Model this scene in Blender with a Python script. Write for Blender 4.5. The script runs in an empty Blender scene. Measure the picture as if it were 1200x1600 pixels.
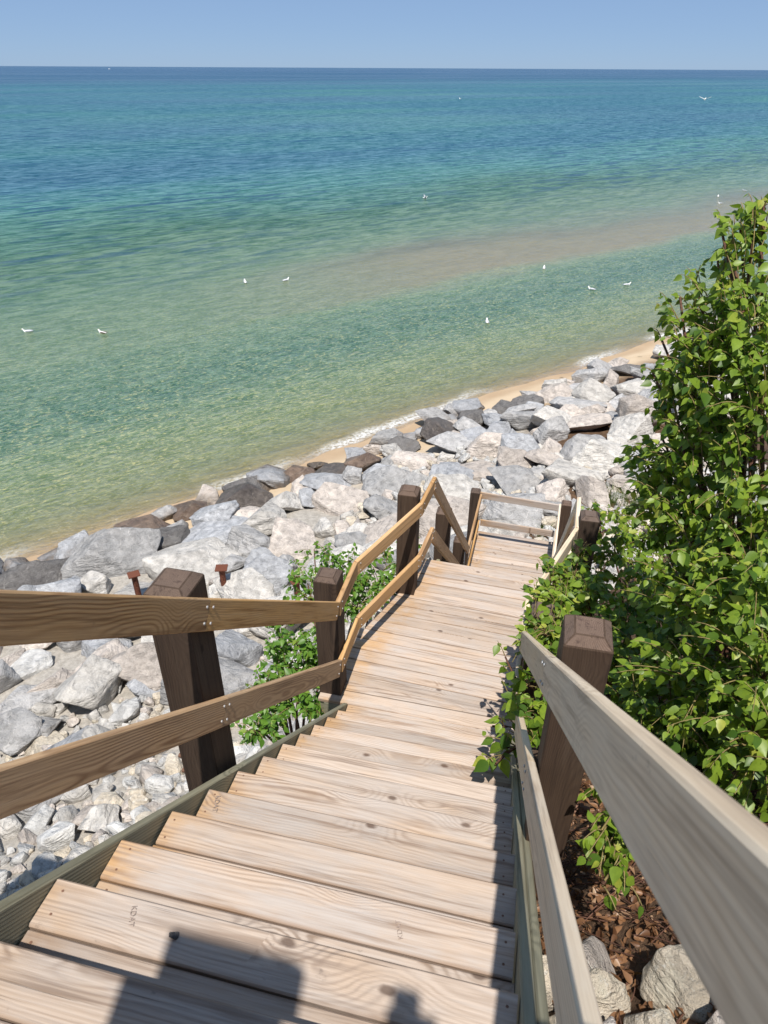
import bpy, bmesh, math, random
from mathutils import Vector, Matrix, noise
random.seed(7)
R = math.radians
C = bpy.context.scene.collection
SC = bpy.context.scene

# ------------------------------------------------------------------ frame of reference
# u runs down the stairs, v to the left of them, z up from the viewpoint (metres)
WATER = -11.4
def W(u, v, z): return Vector((-v, u, z - WATER))

# ------------------------------------------------------------------ camera
F_PX, PITCH, YAW, ROLL = 1084.7, 32.61, 12.84, 0.31
cam_d = bpy.data.cameras.new('camera'); cam = bpy.data.objects.new('camera', cam_d); C.objects.link(cam)
cam_d.sensor_fit = 'VERTICAL'; cam_d.sensor_height = 36; cam_d.lens = 36 * F_PX / 1600
cam_d.clip_start = 0.02; cam_d.clip_end = 200000
CAM_ROT = Matrix.Rotation(R(YAW), 3, 'Z') @ Matrix.Rotation(R(90 - PITCH), 3, 'X') @ Matrix.Rotation(R(ROLL), 3, 'Z')
cam.matrix_world = Matrix.Translation(W(0, 0, 0)) @ CAM_ROT.to_4x4()
cam_d.dof.use_dof = True; cam_d.dof.focus_distance = 6.5; cam_d.dof.aperture_fstop = 8.0
SC.camera = cam

# ------------------------------------------------------------------ light
SUN_EL, SUN_AZ = 67.6, 7.8
wd = bpy.data.worlds.new('World'); SC.world = wd; wd.use_nodes = True
wn = wd.node_tree; wn.nodes.clear()
sky = wn.nodes.new('ShaderNodeTexSky'); sky.sky_type = 'NISHITA'; sky.sun_disc = False
sky.sun_elevation = R(SUN_EL); sky.sun_rotation = R(180 - SUN_AZ); sky.altitude = 3000
sky.air_density = 0.8; sky.dust_density = 2.0; sky.ozone_density = 8
bg = wn.nodes.new('ShaderNodeBackground'); bg.inputs[1].default_value = 0.1
wo = wn.nodes.new('ShaderNodeOutputWorld')
hz = wn.nodes.new('ShaderNodeMix'); hz.data_type = 'RGBA'; hz.inputs[0].default_value = .72
hz.inputs[7].default_value = (2.15, 3.12, 4.75, 1)           # even summer haze over the whole sky
wn.links.new(sky.outputs[0], hz.inputs[6]); wn.links.new(hz.outputs[2], bg.inputs[0]); wn.links.new(bg.outputs[0], wo.inputs[0])
sun_d = bpy.data.lights.new('sun', 'SUN'); sun_d.energy = 4.7; sun_d.angle = R(0.53); sun_d.color = (1, 0.95, 0.88)
sun = bpy.data.objects.new('sun', sun_d); C.objects.link(sun)
trav = Vector((-math.sin(R(SUN_AZ)) * math.cos(R(SUN_EL)), math.cos(R(SUN_AZ)) * math.cos(R(SUN_EL)), -math.sin(R(SUN_EL))))
sun.rotation_euler = trav.to_track_quat('-Z', 'Y').to_euler(); sun.location = (0, -20, 60)
vs = SC.view_settings
vs.view_transform = 'Standard'; vs.look = 'None'; vs.exposure = 0.36; vs.gamma = 1; vs.use_curve_mapping = False

# ------------------------------------------------------------------ terrain
NX, NY = 0.655, 0.757                                   # unit vector towards the lake, in (u, v)
def shore_d(u, v): return NX * (u - 12.06) + NY * (v - 13.25)
def shore_s(u, v): return NY * (u - 12.06) - NX * (v - 13.25)
def from_sd(s, d): return 12.06 + NX * d + NY * s, 13.25 + NY * d - NX * s
def lerp(a, b, t): return a + (b - a) * t
def smooth(a, b, x):
    t = max(0.0, min(1.0, (x - a) / (b - a))); return t * t * (3 - 2 * t)
def curve(pts, x):
    if x <= pts[0][0]: return pts[0][1]
    for (a, ya), (b, yb) in zip(pts, pts[1:]):
        if x <= b: return ya + (yb - ya) * (x - a) / (b - a)
    return pts[-1][1]
LAND = [(-40, 1.2), (-19.4, -1.5), (-18.4, -1.9), (-11.2, -8.75), (-9.6, -9.35), (0, -11.36), (2.5, -11.62), (9.5, -12.75), (12.5, -12.6), (17, -11.95), (24, -11.95), (32, -12.9), (70, -15.5), (120, -18)]
def ground_z(u, v):
    d, s = shore_d(u, v), shore_s(u, v)
    d -= 0.9 * smooth(4, 20, s)                         # the shore bows out beyond the deck
    z = curve(LAND, d)
    n = noise.noise(Vector((u * .35, v * .35, 3.1))) * .22 + noise.noise(Vector((u * 1.1, v * 1.1, 7.7))) * .07
    return z + n * (1 - smooth(-2, 1, d) * .85)

def ray(px, py):
    d = CAM_ROT @ Vector(((px - 600) / F_PX, (800 - py) / F_PX, -1)); d.normalize()
    return d.y, -d.x, d.z                               # in (u, v, z)
def at(px, py, lift=0.0):
    """Where the line of sight through a point of the photograph meets the terrain."""
    a, b, c = ray(px, py); t = 1.5
    while t < 400:
        if c * t < ground_z(a * t, b * t) + lift: break
        t += 0.04 + t * .004
    return a * t, b * t, c * t
def at_z(px, py, z):
    a, b, c = ray(px, py); t = z / c
    return a * t, b * t, z

# ------------------------------------------------------------------ helpers
def tag(o, label=None, cat=None, group=None, kind=None):
    if label: o['label'] = label
    if cat: o['category'] = cat
    if group: o['group'] = group
    if kind: o['kind'] = kind
    return o
def mesh_obj(name, verts, faces, mat=None, parent=None, smooth_=False):
    m = bpy.data.meshes.new(name); m.from_pydata([tuple(v) for v in verts], [], faces); m.update()
    if smooth_: m.polygons.foreach_set('use_smooth', [True] * len(m.polygons))
    o = bpy.data.objects.new(name, m); C.objects.link(o)
    if mat: m.materials.append(mat)
    if parent: o.parent = parent; o.matrix_parent_inverse = parent.matrix_world.inverted()
    return o
def empty(name, loc):
    o = bpy.data.objects.new(name, None); o.empty_display_size = .2; C.objects.link(o)
    o.matrix_world = Matrix.Translation(loc); return o
def link_copy(name, data, mw, parent=None, mat=None):
    o = bpy.data.objects.new(name, data); C.objects.link(o)
    if parent: o.parent = parent; o.matrix_parent_inverse = parent.matrix_world.inverted()
    o.matrix_world = mw
    if mat:
        o.material_slots[0].link = 'OBJECT'; o.material_slots[0].material = mat
    return o

# ------------------------------------------------------------------ materials
class N:
    """small node-tree writer"""
    def __init__(s, name):
        s.m = bpy.data.materials.new(name); s.m.use_nodes = True; s.t = s.m.node_tree; s.t.nodes.clear()
        s.out = s.t.nodes.new('ShaderNodeOutputMaterial')
    def new(s, typ, **kw):
        n = s.t.nodes.new('ShaderNode' + typ)
        for k, v in kw.items(): setattr(n, k, v)
        return n
    def put(s, sock, val):
        if isinstance(val, bpy.types.NodeSocket): s.t.links.new(val, sock)
        elif val is not None: sock.default_value = val
    def math(s, op, a, b=None, c=None, clamp=False):
        n = s.new('Math', operation=op, use_clamp=clamp); s.put(n.inputs[0], a); s.put(n.inputs[1], b); s.put(n.inputs[2], c); return n.outputs[0]
    def vmath(s, op, a, b=None):
        n = s.new('VectorMath', operation=op); s.put(n.inputs[0], a); s.put(n.inputs[1], b); return n.outputs[0]
    def mul(s, vec, xyz): return s.vmath('MULTIPLY', vec, xyz)
    def noise(s, vec, scale, detail=2, rough=.55, dist=0.0):
        n = s.new('TexNoise'); s.put(n.inputs['Vector'], vec); n.inputs['Scale'].default_value = scale
        n.inputs['Detail'].default_value = detail; n.inputs['Roughness'].default_value = rough; n.inputs['Distortion'].default_value = dist; return n.outputs[0]
    def voro(s, vec, scale, feature='F1', dim='3D', out='Distance'):
        n = s.new('TexVoronoi', feature=feature, voronoi_dimensions=dim); s.put(n.inputs['Vector'], vec); n.inputs['Scale'].default_value = scale; return n.outputs[out]
    def ramp(s, fac, stops, interp='LINEAR'):
        n = s.new('ValToRGB'); s.put(n.inputs[0], fac); cr = n.color_ramp; cr.interpolation = interp
        while len(cr.elements) < len(stops): cr.elements.new(.5)
        for e, (p, c) in zip(cr.elements, stops):
            e.position = p; e.color = (c, c, c, 1) if isinstance(c, (int, float)) else (*c, 1)
        return n.outputs[0]
    def mix(s, fac, a, b, typ='MIX'):
        n = s.new('Mix', data_type='RGBA', blend_type=typ); s.put(n.inputs[0], fac)
        for i, x in ((6, a), (7, b)): s.put(n.inputs[i], (*x, 1) if isinstance(x, tuple) and len(x) == 3 else x)
        return n.outputs[2]
    def range(s, x, a, b, c=0.0, d=1.0):
        n = s.new('MapRange', interpolation_type='SMOOTHSTEP'); s.put(n.inputs[0], x)
        for i, q in enumerate((a, b, c, d)): s.put(n.inputs[i + 1], q)
        return n.outputs[0]
    def bump(s, h, strength, dist, normal=None):
        n = s.new('Bump'); s.put(n.inputs['Height'], h); n.inputs['Strength'].default_value = strength; n.inputs['Distance'].default_value = dist
        s.put(n.inputs['Normal'], normal); return n.outputs[0]
    def principled(s, col, rough=.7, spec=.3, normal=None):
        n = s.new('BsdfPrincipled'); s.put(n.inputs['Base Color'], (*col, 1) if isinstance(col, tuple) else col)
        s.put(n.inputs['Roughness'], rough); s.put(n.inputs['Specular IOR Level'], spec); s.put(n.inputs['Normal'], normal); return n
    def finish(s, shader):
        s.t.links.new(shader.outputs[0] if not isinstance(shader, bpy.types.NodeSocket) else shader, s.out.inputs[0]); return s.m

def wood(name, early, late, grey, grey_amt=.5, ring=.0085, contrast=.8, rough=.75, knots=1.0, bumpy=.5, orange=None, edge=None):
    """Sawn softwood: growth rings cut lengthways, knots that push them aside, fibres, weathering."""
    s = N(name)
    oi = s.new('ObjectInfo'); tc = s.new('TexCoord'); rnd = oi.outputs['Random']
    off = s.new('CombineXYZ')
    s.put(off.inputs[0], s.math('MULTIPLY', rnd, 37.0)); s.put(off.inputs[1], s.math('MULTIPLY', rnd, 11.3)); s.put(off.inputs[2], s.math('MULTIPLY', rnd, 5.7))
    co = s.vmath('ADD', tc.outputs['Object'], off.outputs[0])
    # knots
    kw = s.noise(s.mul(co, (30, 60, 60)), 1.0, 2)
    kn = s.voro(s.mul(co, (1.8, 3.4, .01)), 1.0, dim='2D')
    kn = s.math('ADD', kn, s.math('MULTIPLY', s.math('SUBTRACT', kw, .5), .035))
    ksel = s.range(s.voro(s.mul(co, (1.8, 3.4, .01)), 1.0, dim='2D', out='Color'), .40, .48)
    kbulge = s.math('MULTIPLY', s.math('POWER', s.range(kn, .42, 0.0), 2.0), ksel)
    kcore = s.math('MULTIPLY', s.range(kn, .06, .02), ksel)
    # rings
    sep = s.new('SeparateXYZ'); s.put(sep.inputs[0], tc.outputs['Object'])
    rnd2 = s.math('FRACT', s.math('MULTIPLY', rnd, 17.37)); rnd3 = s.math('FRACT', s.math('MULTIPLY', rnd, 71.9))
    w1 = s.noise(s.mul(co, (.9, 1.2, 1.2)), 1.0, 2)
    w2 = s.noise(s.mul(co, (4.0, 14, 14)), 1.0, 2)
    cy = s.math('ADD', sep.outputs[1], s.math('MULTIPLY', s.math('SUBTRACT', rnd2, .5), .14))
    cy = s.math('ADD', cy, s.math('MULTIPLY', s.math('SUBTRACT', w1, .5), .16))
    cz = s.math('ADD', sep.outputs[2], s.math('MULTIPLY_ADD', rnd3, .07, .022))
    rr = s.math('SQRT', s.math('ADD', s.math('MULTIPLY', cy, cy), s.math('MULTIPLY', cz, cz)))
    rr = s.math('ADD', rr, s.math('MULTIPLY', w2, .006))
    rr = s.math('ADD', rr, s.math('MULTIPLY', kbulge, .035))
    sw = s.math('SINE', s.math('MULTIPLY', rr, 2 * math.pi / ring))
    sw = s.math('POWER', s.math('MULTIPLY_ADD', sw, .5, .5), 1.7)
    band = s.noise(s.mul(co, (1.3, 6, 6)), 1.0, 2)
    sw = s.math('MULTIPLY', sw, s.range(band, .3, .65, .25, 1.0))
    fib = s.noise(s.mul(co, (5, 210, 210)), 1.0, 2, .7)
    fac = s.math('MULTIPLY', s.math('MULTIPLY', sw, contrast), s.math('MULTIPLY_ADD', s.math('FRACT', s.math('MULTIPLY', rnd, 131.3)), .9, .5), clamp=True)
    col = s.mix(fac, early, late)
    wea = s.noise(s.mul(co, (2.2, 7, 7)), 1.0, 4, .65)
    gf = s.math('MULTIPLY', s.range(wea, .32, .68), grey_amt)
    gf = s.math('ADD', gf, s.math('MULTIPLY', s.math('SUBTRACT', rnd3, .5), grey_amt * .7), clamp=True)
    col = s.mix(gf, col, grey)
    if orange:
        of = s.math('MULTIPLY', s.range(s.noise(s.mul(co, (1.4, 3.5, 2)), 1.0, 3), .55, .78), .5)
        col = s.mix(of, col, s.mix(sw, orange, late))
    col = s.mix(s.range(fib, .35, .75, .0, .32), col, late)
    stk = s.noise(s.mul(co, (1.1, 30, 30)), 1.0, 4, .7)
    col = s.mix(s.range(stk, .5, .7, 0, .75), col, (late[0] * .78, late[1] * .8, late[2] * .86))
    col = s.mix(s.range(stk, .46, .28, 0, .4), col, tuple(min(.8, q * 1.15) for q in grey))
    if edge:
        st = s.math('MULTIPLY', s.range(sep.outputs[0], -.44, -.67), s.range(s.noise(s.mul(co, (6, 9, 9)), 1.0, 3), .35, .6, .25, .9))
        col = s.mix(s.math('MULTIPLY', st, .8), col, s.mix(sw, (.47, .29, .14), (.25, .14, .065)))
        ey = s.math('ADD', s.math('ABSOLUTE', sep.outputs[1]), s.math('MULTIPLY', s.math('SUBTRACT', w2, .5), .016))
        col = s.mix(s.range(ey, edge - .008, edge + .006, 0, .5), col, (late[0] * .75, late[1] * .62, late[2] * .5))
    col = s.mix(s.math('MULTIPLY', kcore, .8 * knots), col, (late[0] * .32, late[1] * .26, late[2] * .24))
    # dirt spots
    sp = s.range(s.noise(s.mul(co, (9, 16, 16)), 1.0, 5, .7), .66, .76)
    col = s.mix(s.math('MULTIPLY', sp, .45), col, (.09, .07, .06))
    hs = s.new('HueSaturation'); s.put(hs.inputs['Color'], col); s.put(hs.inputs['Value'], s.math('MULTIPLY_ADD', rnd2, .30, .83)); s.put(hs.inputs['Saturation'], s.math('MULTIPLY_ADD', rnd3, .3, .85))
    chk = s.range(s.noise(s.mul(co, (1.6, 95, 95)), 1.0, 2, .6), .68, .76)
    h = s.math('SUBTRACT', s.math('ADD', s.math('MULTIPLY', sw, .5), s.math('MULTIPLY', fib, .7)), s.math('MULTIPLY', chk, 1.3))
    col2 = s.mix(s.math('MULTIPLY', chk, .5), hs.outputs[0], (late[0] * .4, late[1] * .36, late[2] * .34))
    return s.finish(s.principled(col2, rough, .25, s.bump(h, bumpy, .0016)))

M = {}
M['deck'] = wood('deck_wood', (.515, .41, .325), (.265, .18, .122), (.43, .385, .35), .85, contrast=.95, orange=(.47, .29, .145), edge=.066, bumpy=.8)
M['rail_left'] = wood('rail_wood_amber', (.60, .37, .175), (.30, .155, .062), (.50, .35, .215), .35, ring=.010)
M['rail_right'] = wood('rail_wood_grey', (.74, .60, .43), (.47, .345, .225), (.68, .585, .455), .7, ring=.013, contrast=.75)
M['post'] = wood('post_stained_wood', (.074, .048, .033), (.032, .020, .015), (.105, .076, .056), .3, ring=.007, contrast=.6, rough=.8, bumpy=1.0)
M['post_top'] = wood('post_end_grain', (.17, .12, .092), (.06, .038, .03), (.13, .095, .075), .55, ring=.006, contrast=.8, rough=.85, bumpy=1.0, knots=0)
M['green'] = wood('treated_green_wood', (.34, .31, .205), (.17, .155, .10), (.26, .255, .195), .5, ring=.012)

def flat_mat(name, col, rough=.6, spec=.3, metal=0.0, var=.25, scale=20):
    s = N(name); tc = s.new('TexCoord'); n = s.noise(tc.outputs['Object'], scale, 4, .6)
    c = s.mix(s.range(n, .3, .7), tuple(x * (1 - var) for x in col), tuple(min(1, x * (1 + var)) for x in col))
    p = s.principled(c, rough, spec, s.bump(n, .3, .002)); p.inputs['Metallic'].default_value = metal
    return s.finish(p)
M['bolt'] = flat_mat('galvanised_bolt', (.55, .55, .55), .45, .5, .6, .15)
M['ink'] = flat_mat('stamp_ink', (.24, .19, .165), .9, .1, 0, .5, 120)
M['rust'] = flat_mat('rusty_steel', (.135, .05, .03), .85, .2, 0, .45, 30)
M['twig'] = flat_mat('twig_bark', (.12, .06, .04), .8, .2, 0, .3, 60)
M['stem'] = flat_mat('green_stem', (.22, .17, .07), .7, .2, 0, .3, 60)
M['white'] = flat_mat('white_feathers', (.80, .80, .79), .7, .2, 0, .06)
M['wing'] = flat_mat('grey_feathers', (.36, .38, .41), .7, .2, 0, .12)
M['brown_feather'] = flat_mat('brown_feathers', (.16, .13, .11), .7, .2, 0, .3)
M['bill'] = flat_mat('yellow_bill', (.62, .38, .05), .5)
M['boat'] = flat_mat('white_boat_paint', (.8, .8, .8), .4)
M['shadow_panel'] = flat_mat('shadow_panel_paint', (.55, .53, .48), .6)
M['hole'] = flat_mat('drain_pipe', (.16, .085, .055), .7)

def rock_mat(name, a, b, vein, wet=0.0):
    s = N(name); tc = s.new('TexCoord'); oi = s.new('ObjectInfo'); rnd = oi.outputs['Random']
    off = s.new('CombineXYZ')
    for i, k in enumerate((41.0, 23.0, 31.0)): s.put(off.inputs[i], s.math('MULTIPLY', rnd, k))
    g = s.new('NewGeometry')
    co = s.vmath('ADD', g.outputs['Position'], off.outputs[0])
    big = s.noise(co, 1.4, 4, .6, .6); mid = s.noise(co, 6, 7, .7, .3); fine = s.noise(co, 34, 6, .8)
    strat = s.noise(s.mul(co, (3, 3, 17)), 1.0, 4, .6, .8)
    col = s.mix(s.range(big, .3, .7), a, b)
    col = s.mix(s.range(mid, .5, .68, 0, .5), col, tuple(x * .55 for x in b))
    col = s.mix(s.range(mid, .46, .34, 0, .3), col, tuple(min(.8, x * 1.2) for x in a))
    col = s.mix(s.range(strat, .5, .7, 0, .45), col, tuple(x * .6 for x in a))
    col = s.mix(s.range(fine, .56, .66, 0, .6), col, tuple(min(.85, x * 1.5) for x in a))
    col = s.mix(s.range(fine, .44, .34, 0, .65), col, tuple(x * .38 for x in a))
    ve = s.voro(s.vmath('ADD', co, s.mul(s.noise(co, 3, 3), (.4, .4, .4))), 1.6, 'DISTANCE_TO_EDGE')
    col = s.mix(s.math('MULTIPLY', s.range(ve, .022, .008), s.range(mid, .45, .6, 0, .6)), col, vein)
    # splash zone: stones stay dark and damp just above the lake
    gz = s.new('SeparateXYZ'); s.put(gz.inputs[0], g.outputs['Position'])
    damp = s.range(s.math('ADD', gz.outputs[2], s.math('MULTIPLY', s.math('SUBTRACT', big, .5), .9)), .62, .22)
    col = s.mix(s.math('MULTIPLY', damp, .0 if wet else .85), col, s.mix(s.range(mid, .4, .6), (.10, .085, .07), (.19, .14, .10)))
    hs = s.new('HueSaturation'); s.put(hs.inputs['Color'], col)
    s.put(hs.inputs['Value'], s.math('MULTIPLY_ADD', s.math('FRACT', s.math('MULTIPLY', rnd, 9.7)), .34, .84))
    chip = s.voro(s.vmath('ADD', co, s.mul(mid, (.25, .25, .25))), 4.5)
    h = s.math('ADD', s.math('ADD', s.math('MULTIPLY', mid, .9), s.math('MULTIPLY', fine, .22)), s.math('ADD', s.math('MULTIPLY', strat, .85), s.math('MULTIPLY', chip, .45)))
    return s.finish(s.principled(hs.outputs[0], .42 if wet else .88, .5 if wet else .2, s.bump(h, 1.0, .11)))
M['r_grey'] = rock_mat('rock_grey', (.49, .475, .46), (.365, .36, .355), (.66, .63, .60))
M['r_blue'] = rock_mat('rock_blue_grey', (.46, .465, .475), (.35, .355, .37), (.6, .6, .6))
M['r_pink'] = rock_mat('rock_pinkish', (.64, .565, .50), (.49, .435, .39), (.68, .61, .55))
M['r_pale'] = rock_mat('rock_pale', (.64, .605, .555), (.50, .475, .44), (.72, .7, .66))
M['r_dark'] = rock_mat('rock_wet_dark', (.15, .125, .105), (.085, .07, .062), (.30, .26, .22), 1)
M['r_brown'] = rock_mat('rock_wet_brown', (.21, .145, .10), (.12, .082, .06), (.36, .29, .22), 1)
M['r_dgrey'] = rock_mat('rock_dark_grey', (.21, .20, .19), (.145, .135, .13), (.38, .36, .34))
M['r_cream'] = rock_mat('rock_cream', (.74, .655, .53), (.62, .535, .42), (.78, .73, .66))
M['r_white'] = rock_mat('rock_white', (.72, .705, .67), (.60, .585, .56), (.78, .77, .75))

# ground: gravelly grey slope, brown litter soil right of the stairs, sand under water
s = N('ground_material'); g = s.new('NewGeometry'); pos = g.outputs['Position']
sp = s.new('SeparateXYZ'); s.put(sp.inputs[0], pos)
n1 = s.noise(pos, .8, 4); n2 = s.noise(pos, 9, 5, .7); n3 = s.noise(pos, 60, 3, .7)
grav = s.mix(s.range(n2, .3, .7), (.30, .275, .24), (.47, .435, .385)); grav = s.mix(s.range(n3, .5, .75, 0, .6), grav, (.16, .14, .12))
soil = s.mix(s.range(n2, .3, .7), (.06, .036, .022), (.15, .092, .055))
land = s.mix(s.range(s.math('ADD', sp.outputs[0], s.math('MULTIPLY', s.math('SUBTRACT', n1, .5), 1.2)), -.1, .5), grav, soil)
rip = s.noise(s.mul(pos, (1, 1, 0)), 1.0, 3)
sand = s.mix(s.range(n1, .3, .7), (.49, .375, .25), (.57, .45, .31)); sand = s.mix(s.range(n3, .55, .75, 0, .4), sand, (.33, .23, .14))
wetf = s.range(sp.outputs[2], .22, .02)
sand = s.mix(wetf, sand, s.mix(.5, sand, (.30, .19, .105)))
# dark stones on the lake bed
pat = s.range(s.voro(s.mul(pos, (1, 1, 0)), 1.1), .16, .1); pat = s.math('MULTIPLY', pat, s.range(s.noise(s.mul(pos, (1, 1, 0)), .25, 2), .5, .62))
sand = s.mix(s.math('MULTIPLY', pat, .8), sand, (.10, .09, .06))
col = s.mix(s.range(sp.outputs[2], .75, .45), land, sand)
M['ground'] = s.finish(s.principled(col, .9, .2, s.bump(s.math('ADD', n2, s.math('MULTIPLY', n3, .3)), .6, .05)))

# lake: Fresnel mirror over clear shallows that scatter green, then teal, then blue as the bed drops
s = N('lake_water'); g = s.new('NewGeometry'); pos = g.outputs['Position']
sp = s.new('SeparateXYZ'); s.put(sp.inputs[0], pos)
X, Y = sp.outputs[0], sp.outputs[1]
d = s.math('SUBTRACT', s.math('MULTIPLY', Y, NX), s.math('MULTIPLY', X, NY)); d = s.math('SUBTRACT', d, NX * 12.06 + NY * 13.25)
sl = s.math('ADD', s.math('MULTIPLY', Y, NY), s.math('MULTIPLY', X, NX)); sl = s.math('SUBTRACT', sl, NY * 12.06 - NX * 13.25)
dd = s.math('SUBTRACT', d, s.range(sl, 4, 20, 0, .9))
cs = s.new('CombineXYZ'); s.put(cs.inputs[0], sl); s.put(cs.inputs[1], d)
csv = cs.outputs[0]
warp = s.math('SUBTRACT', s.noise(s.mul(csv, (.035, .07, 1)), 1.0, 3), .5)
warp2 = s.math('SUBTRACT', s.noise(s.mul(csv, (.2, .35, 1)), 1.0, 3), .5)
dw = s.math('ADD', s.math('ADD', dd, s.math('MULTIPLY', warp, s.range(dd, 3, 40, 1.0, 22.0))), s.math('MULTIPLY', warp2, s.range(dd, 0, 12, .3, 2.6)))
dwl = s.math('ADD', dw, s.math('MULTIPLY', s.range(sl, 12, -14), s.range(dd, 8, 24, 0, -4.0)))
logd = s.math('MULTIPLY', s.math('LOGARITHM', s.math('ADD', s.math('MAXIMUM', dwl, 0.0), 1.0), 10.0), 1 / 4.0)     # 0..1 over 0..10 km
def lp(x): return math.log10(x + 1) / 4
depth = s.ramp(logd, [(lp(0), .0), (lp(1.2), .045), (lp(3.5), .085), (lp(6), .135), (lp(9.5), .185), (lp(12.5), .14), (lp(15.5), .05), (lp(22), .055), (lp(30), .115), (lp(44), .21), (lp(62), .31), (lp(82), .5), (lp(120), .42), (lp(480), .46), (lp(620), .54), (lp(900), .78), (lp(3000), 1.0)])
# slow patches of deeper and shallower water far out
pf = s.noise(s.mul(csv, (.006, .02, 1)), 1.0, 3, .5)
depth = s.math('ADD', depth, s.math('MULTIPLY', s.math('SUBTRACT', pf, .5), s.range(dd, 25, 90, 0, .5)), clamp=True)
depth = s.math('ADD', depth, s.math('MULTIPLY', s.range(sl, 36, 4), s.math('MULTIPLY', s.range(dd, 11, 15, 0, .06), s.range(dd, 40, 26))))
scat = s.ramp(depth, [(0, (.24, .20, .10)), (.05, (.33, .305, .215)), (.10, (.17, .26, .135)), (.185, (.018, .135, .060)), (.30, (.045, .21, .225)), (.45, (.018, .145, .25)), (.65, (.006, .092, .22)), (1, (.003, .080, .225))])
scat = s.mix(s.range(dd, 9, 3.5, 0, .85), scat, (.25, .275, .09))
sf = s.ramp(depth, [(0, .02), (.02, .1), (.045, .38), (.08, .72), (.13, .88), (.25, .95), (.4, 1.0)])
tint = s.ramp(depth, [(0, (1, 1, 1)), (.05, (.90, .93, .82)), (.12, (.62, .84, .68)), (.3, (.25, .6, .55))])
# waves
wv1 = s.noise(s.mul(csv, (.7, 1.7, 1)), 1.0, 4, .62, .5)
wv2 = s.noise(s.mul(csv, (2.8, 6.4, 1)), 1.0, 4, .7, .7)
wv5 = s.noise(s.mul(csv, (5.2, 9.5, 1)), 1.0, 3, .65, .5)
wv3 = s.noise(s.mul(csv, (.10, .42, 1)), 1.0, 3, .5, .4)
wv4 = s.noise(s.mul(csv, (.012, .06, 1)), 1.0, 3, .5)
near = s.range(dd, 90, 8)
h = s.math('ADD', s.math('MULTIPLY', wv1, .24), s.math('ADD', s.math('ADD', s.math('MULTIPLY', wv2, .11), s.math('MULTIPLY', wv5, .035)), s.math('MULTIPLY', wv3, .3)))
bn = s.bump(h, 1.0, .85)
# sky sheen painted into the body colour on wave crests, darker between them
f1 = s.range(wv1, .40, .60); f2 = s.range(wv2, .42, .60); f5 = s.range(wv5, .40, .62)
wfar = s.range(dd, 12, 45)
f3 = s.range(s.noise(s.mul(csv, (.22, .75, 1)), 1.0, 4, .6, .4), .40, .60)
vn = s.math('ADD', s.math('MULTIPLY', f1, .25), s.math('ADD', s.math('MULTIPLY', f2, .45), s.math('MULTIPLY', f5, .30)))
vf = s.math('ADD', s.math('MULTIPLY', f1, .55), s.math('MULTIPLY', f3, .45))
sheen = s.math('ADD', s.math('MULTIPLY', vn, s.math('SUBTRACT', 1.0, wfar)), s.math('MULTIPLY', vf, wfar))
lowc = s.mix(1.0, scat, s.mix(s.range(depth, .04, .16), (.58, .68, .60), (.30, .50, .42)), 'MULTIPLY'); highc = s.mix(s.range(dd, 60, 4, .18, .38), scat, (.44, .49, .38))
scat2 = s.mix(sheen, lowc, highc)
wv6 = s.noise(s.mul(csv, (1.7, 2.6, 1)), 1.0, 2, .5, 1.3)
caustic = s.math('MULTIPLY', s.range(s.math('ABSOLUTE', s.math('SUBTRACT', wv6, .5)), .04, .0), s.range(dd, 28, 3, 0, .85))  # thin yellow lines paint caustic light into the shallows
scat2 = s.mix(s.math('MULTIPLY', caustic, s.range(f5, .1, .7)), scat2, (.46, .44, .20))
dash = s.noise(s.mul(csv, (.16, .75, 1)), 1.0, 3, .6, .3)
scat2 = s.mix(s.math('MULTIPLY', s.range(dash, .50, .62), s.math('MULTIPLY', s.range(dd, 14, 45, 0, .75), s.range(s.noise(s.mul(csv, (.012, .05, 1)), 1.0, 2), .36, .6, .25, 1.0))), scat2, (.004, .05, .115))
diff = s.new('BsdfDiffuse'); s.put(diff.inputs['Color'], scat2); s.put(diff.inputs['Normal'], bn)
tr = s.new('BsdfTransparent'); s.put(tr.inputs['Color'], tint)
m1 = s.new('MixShader'); s.put(m1.inputs[0], sf); s.put(m1.inputs[1], tr.outputs[0]); s.put(m1.inputs[2], diff.outputs[0])
gl = s.new('BsdfGlossy'); gl.inputs['Roughness'].default_value = .2; s.put(gl.inputs['Normal'], bn); gl.inputs['Color'].default_value = (1, 1, 1, 1)
fr = s.new('Fresnel'); fr.inputs['IOR'].default_value = 1.33; s.put(fr.inputs['Normal'], bn)
slick = s.range(s.noise(s.mul(csv, (.0015, .010, 1)), 1.0, 3, .5), .42, .62, .16, .4)
slick = s.math('MAXIMUM', slick, s.range(dd, 120, 10, 0, .9))
m2 = s.new('MixShader'); s.put(m2.inputs[0], s.math('MULTIPLY', fr.outputs[0], slick)); s.put(m2.inputs[1], m1.outputs[0]); s.put(m2.inputs[2], gl.outputs[0])
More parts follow.
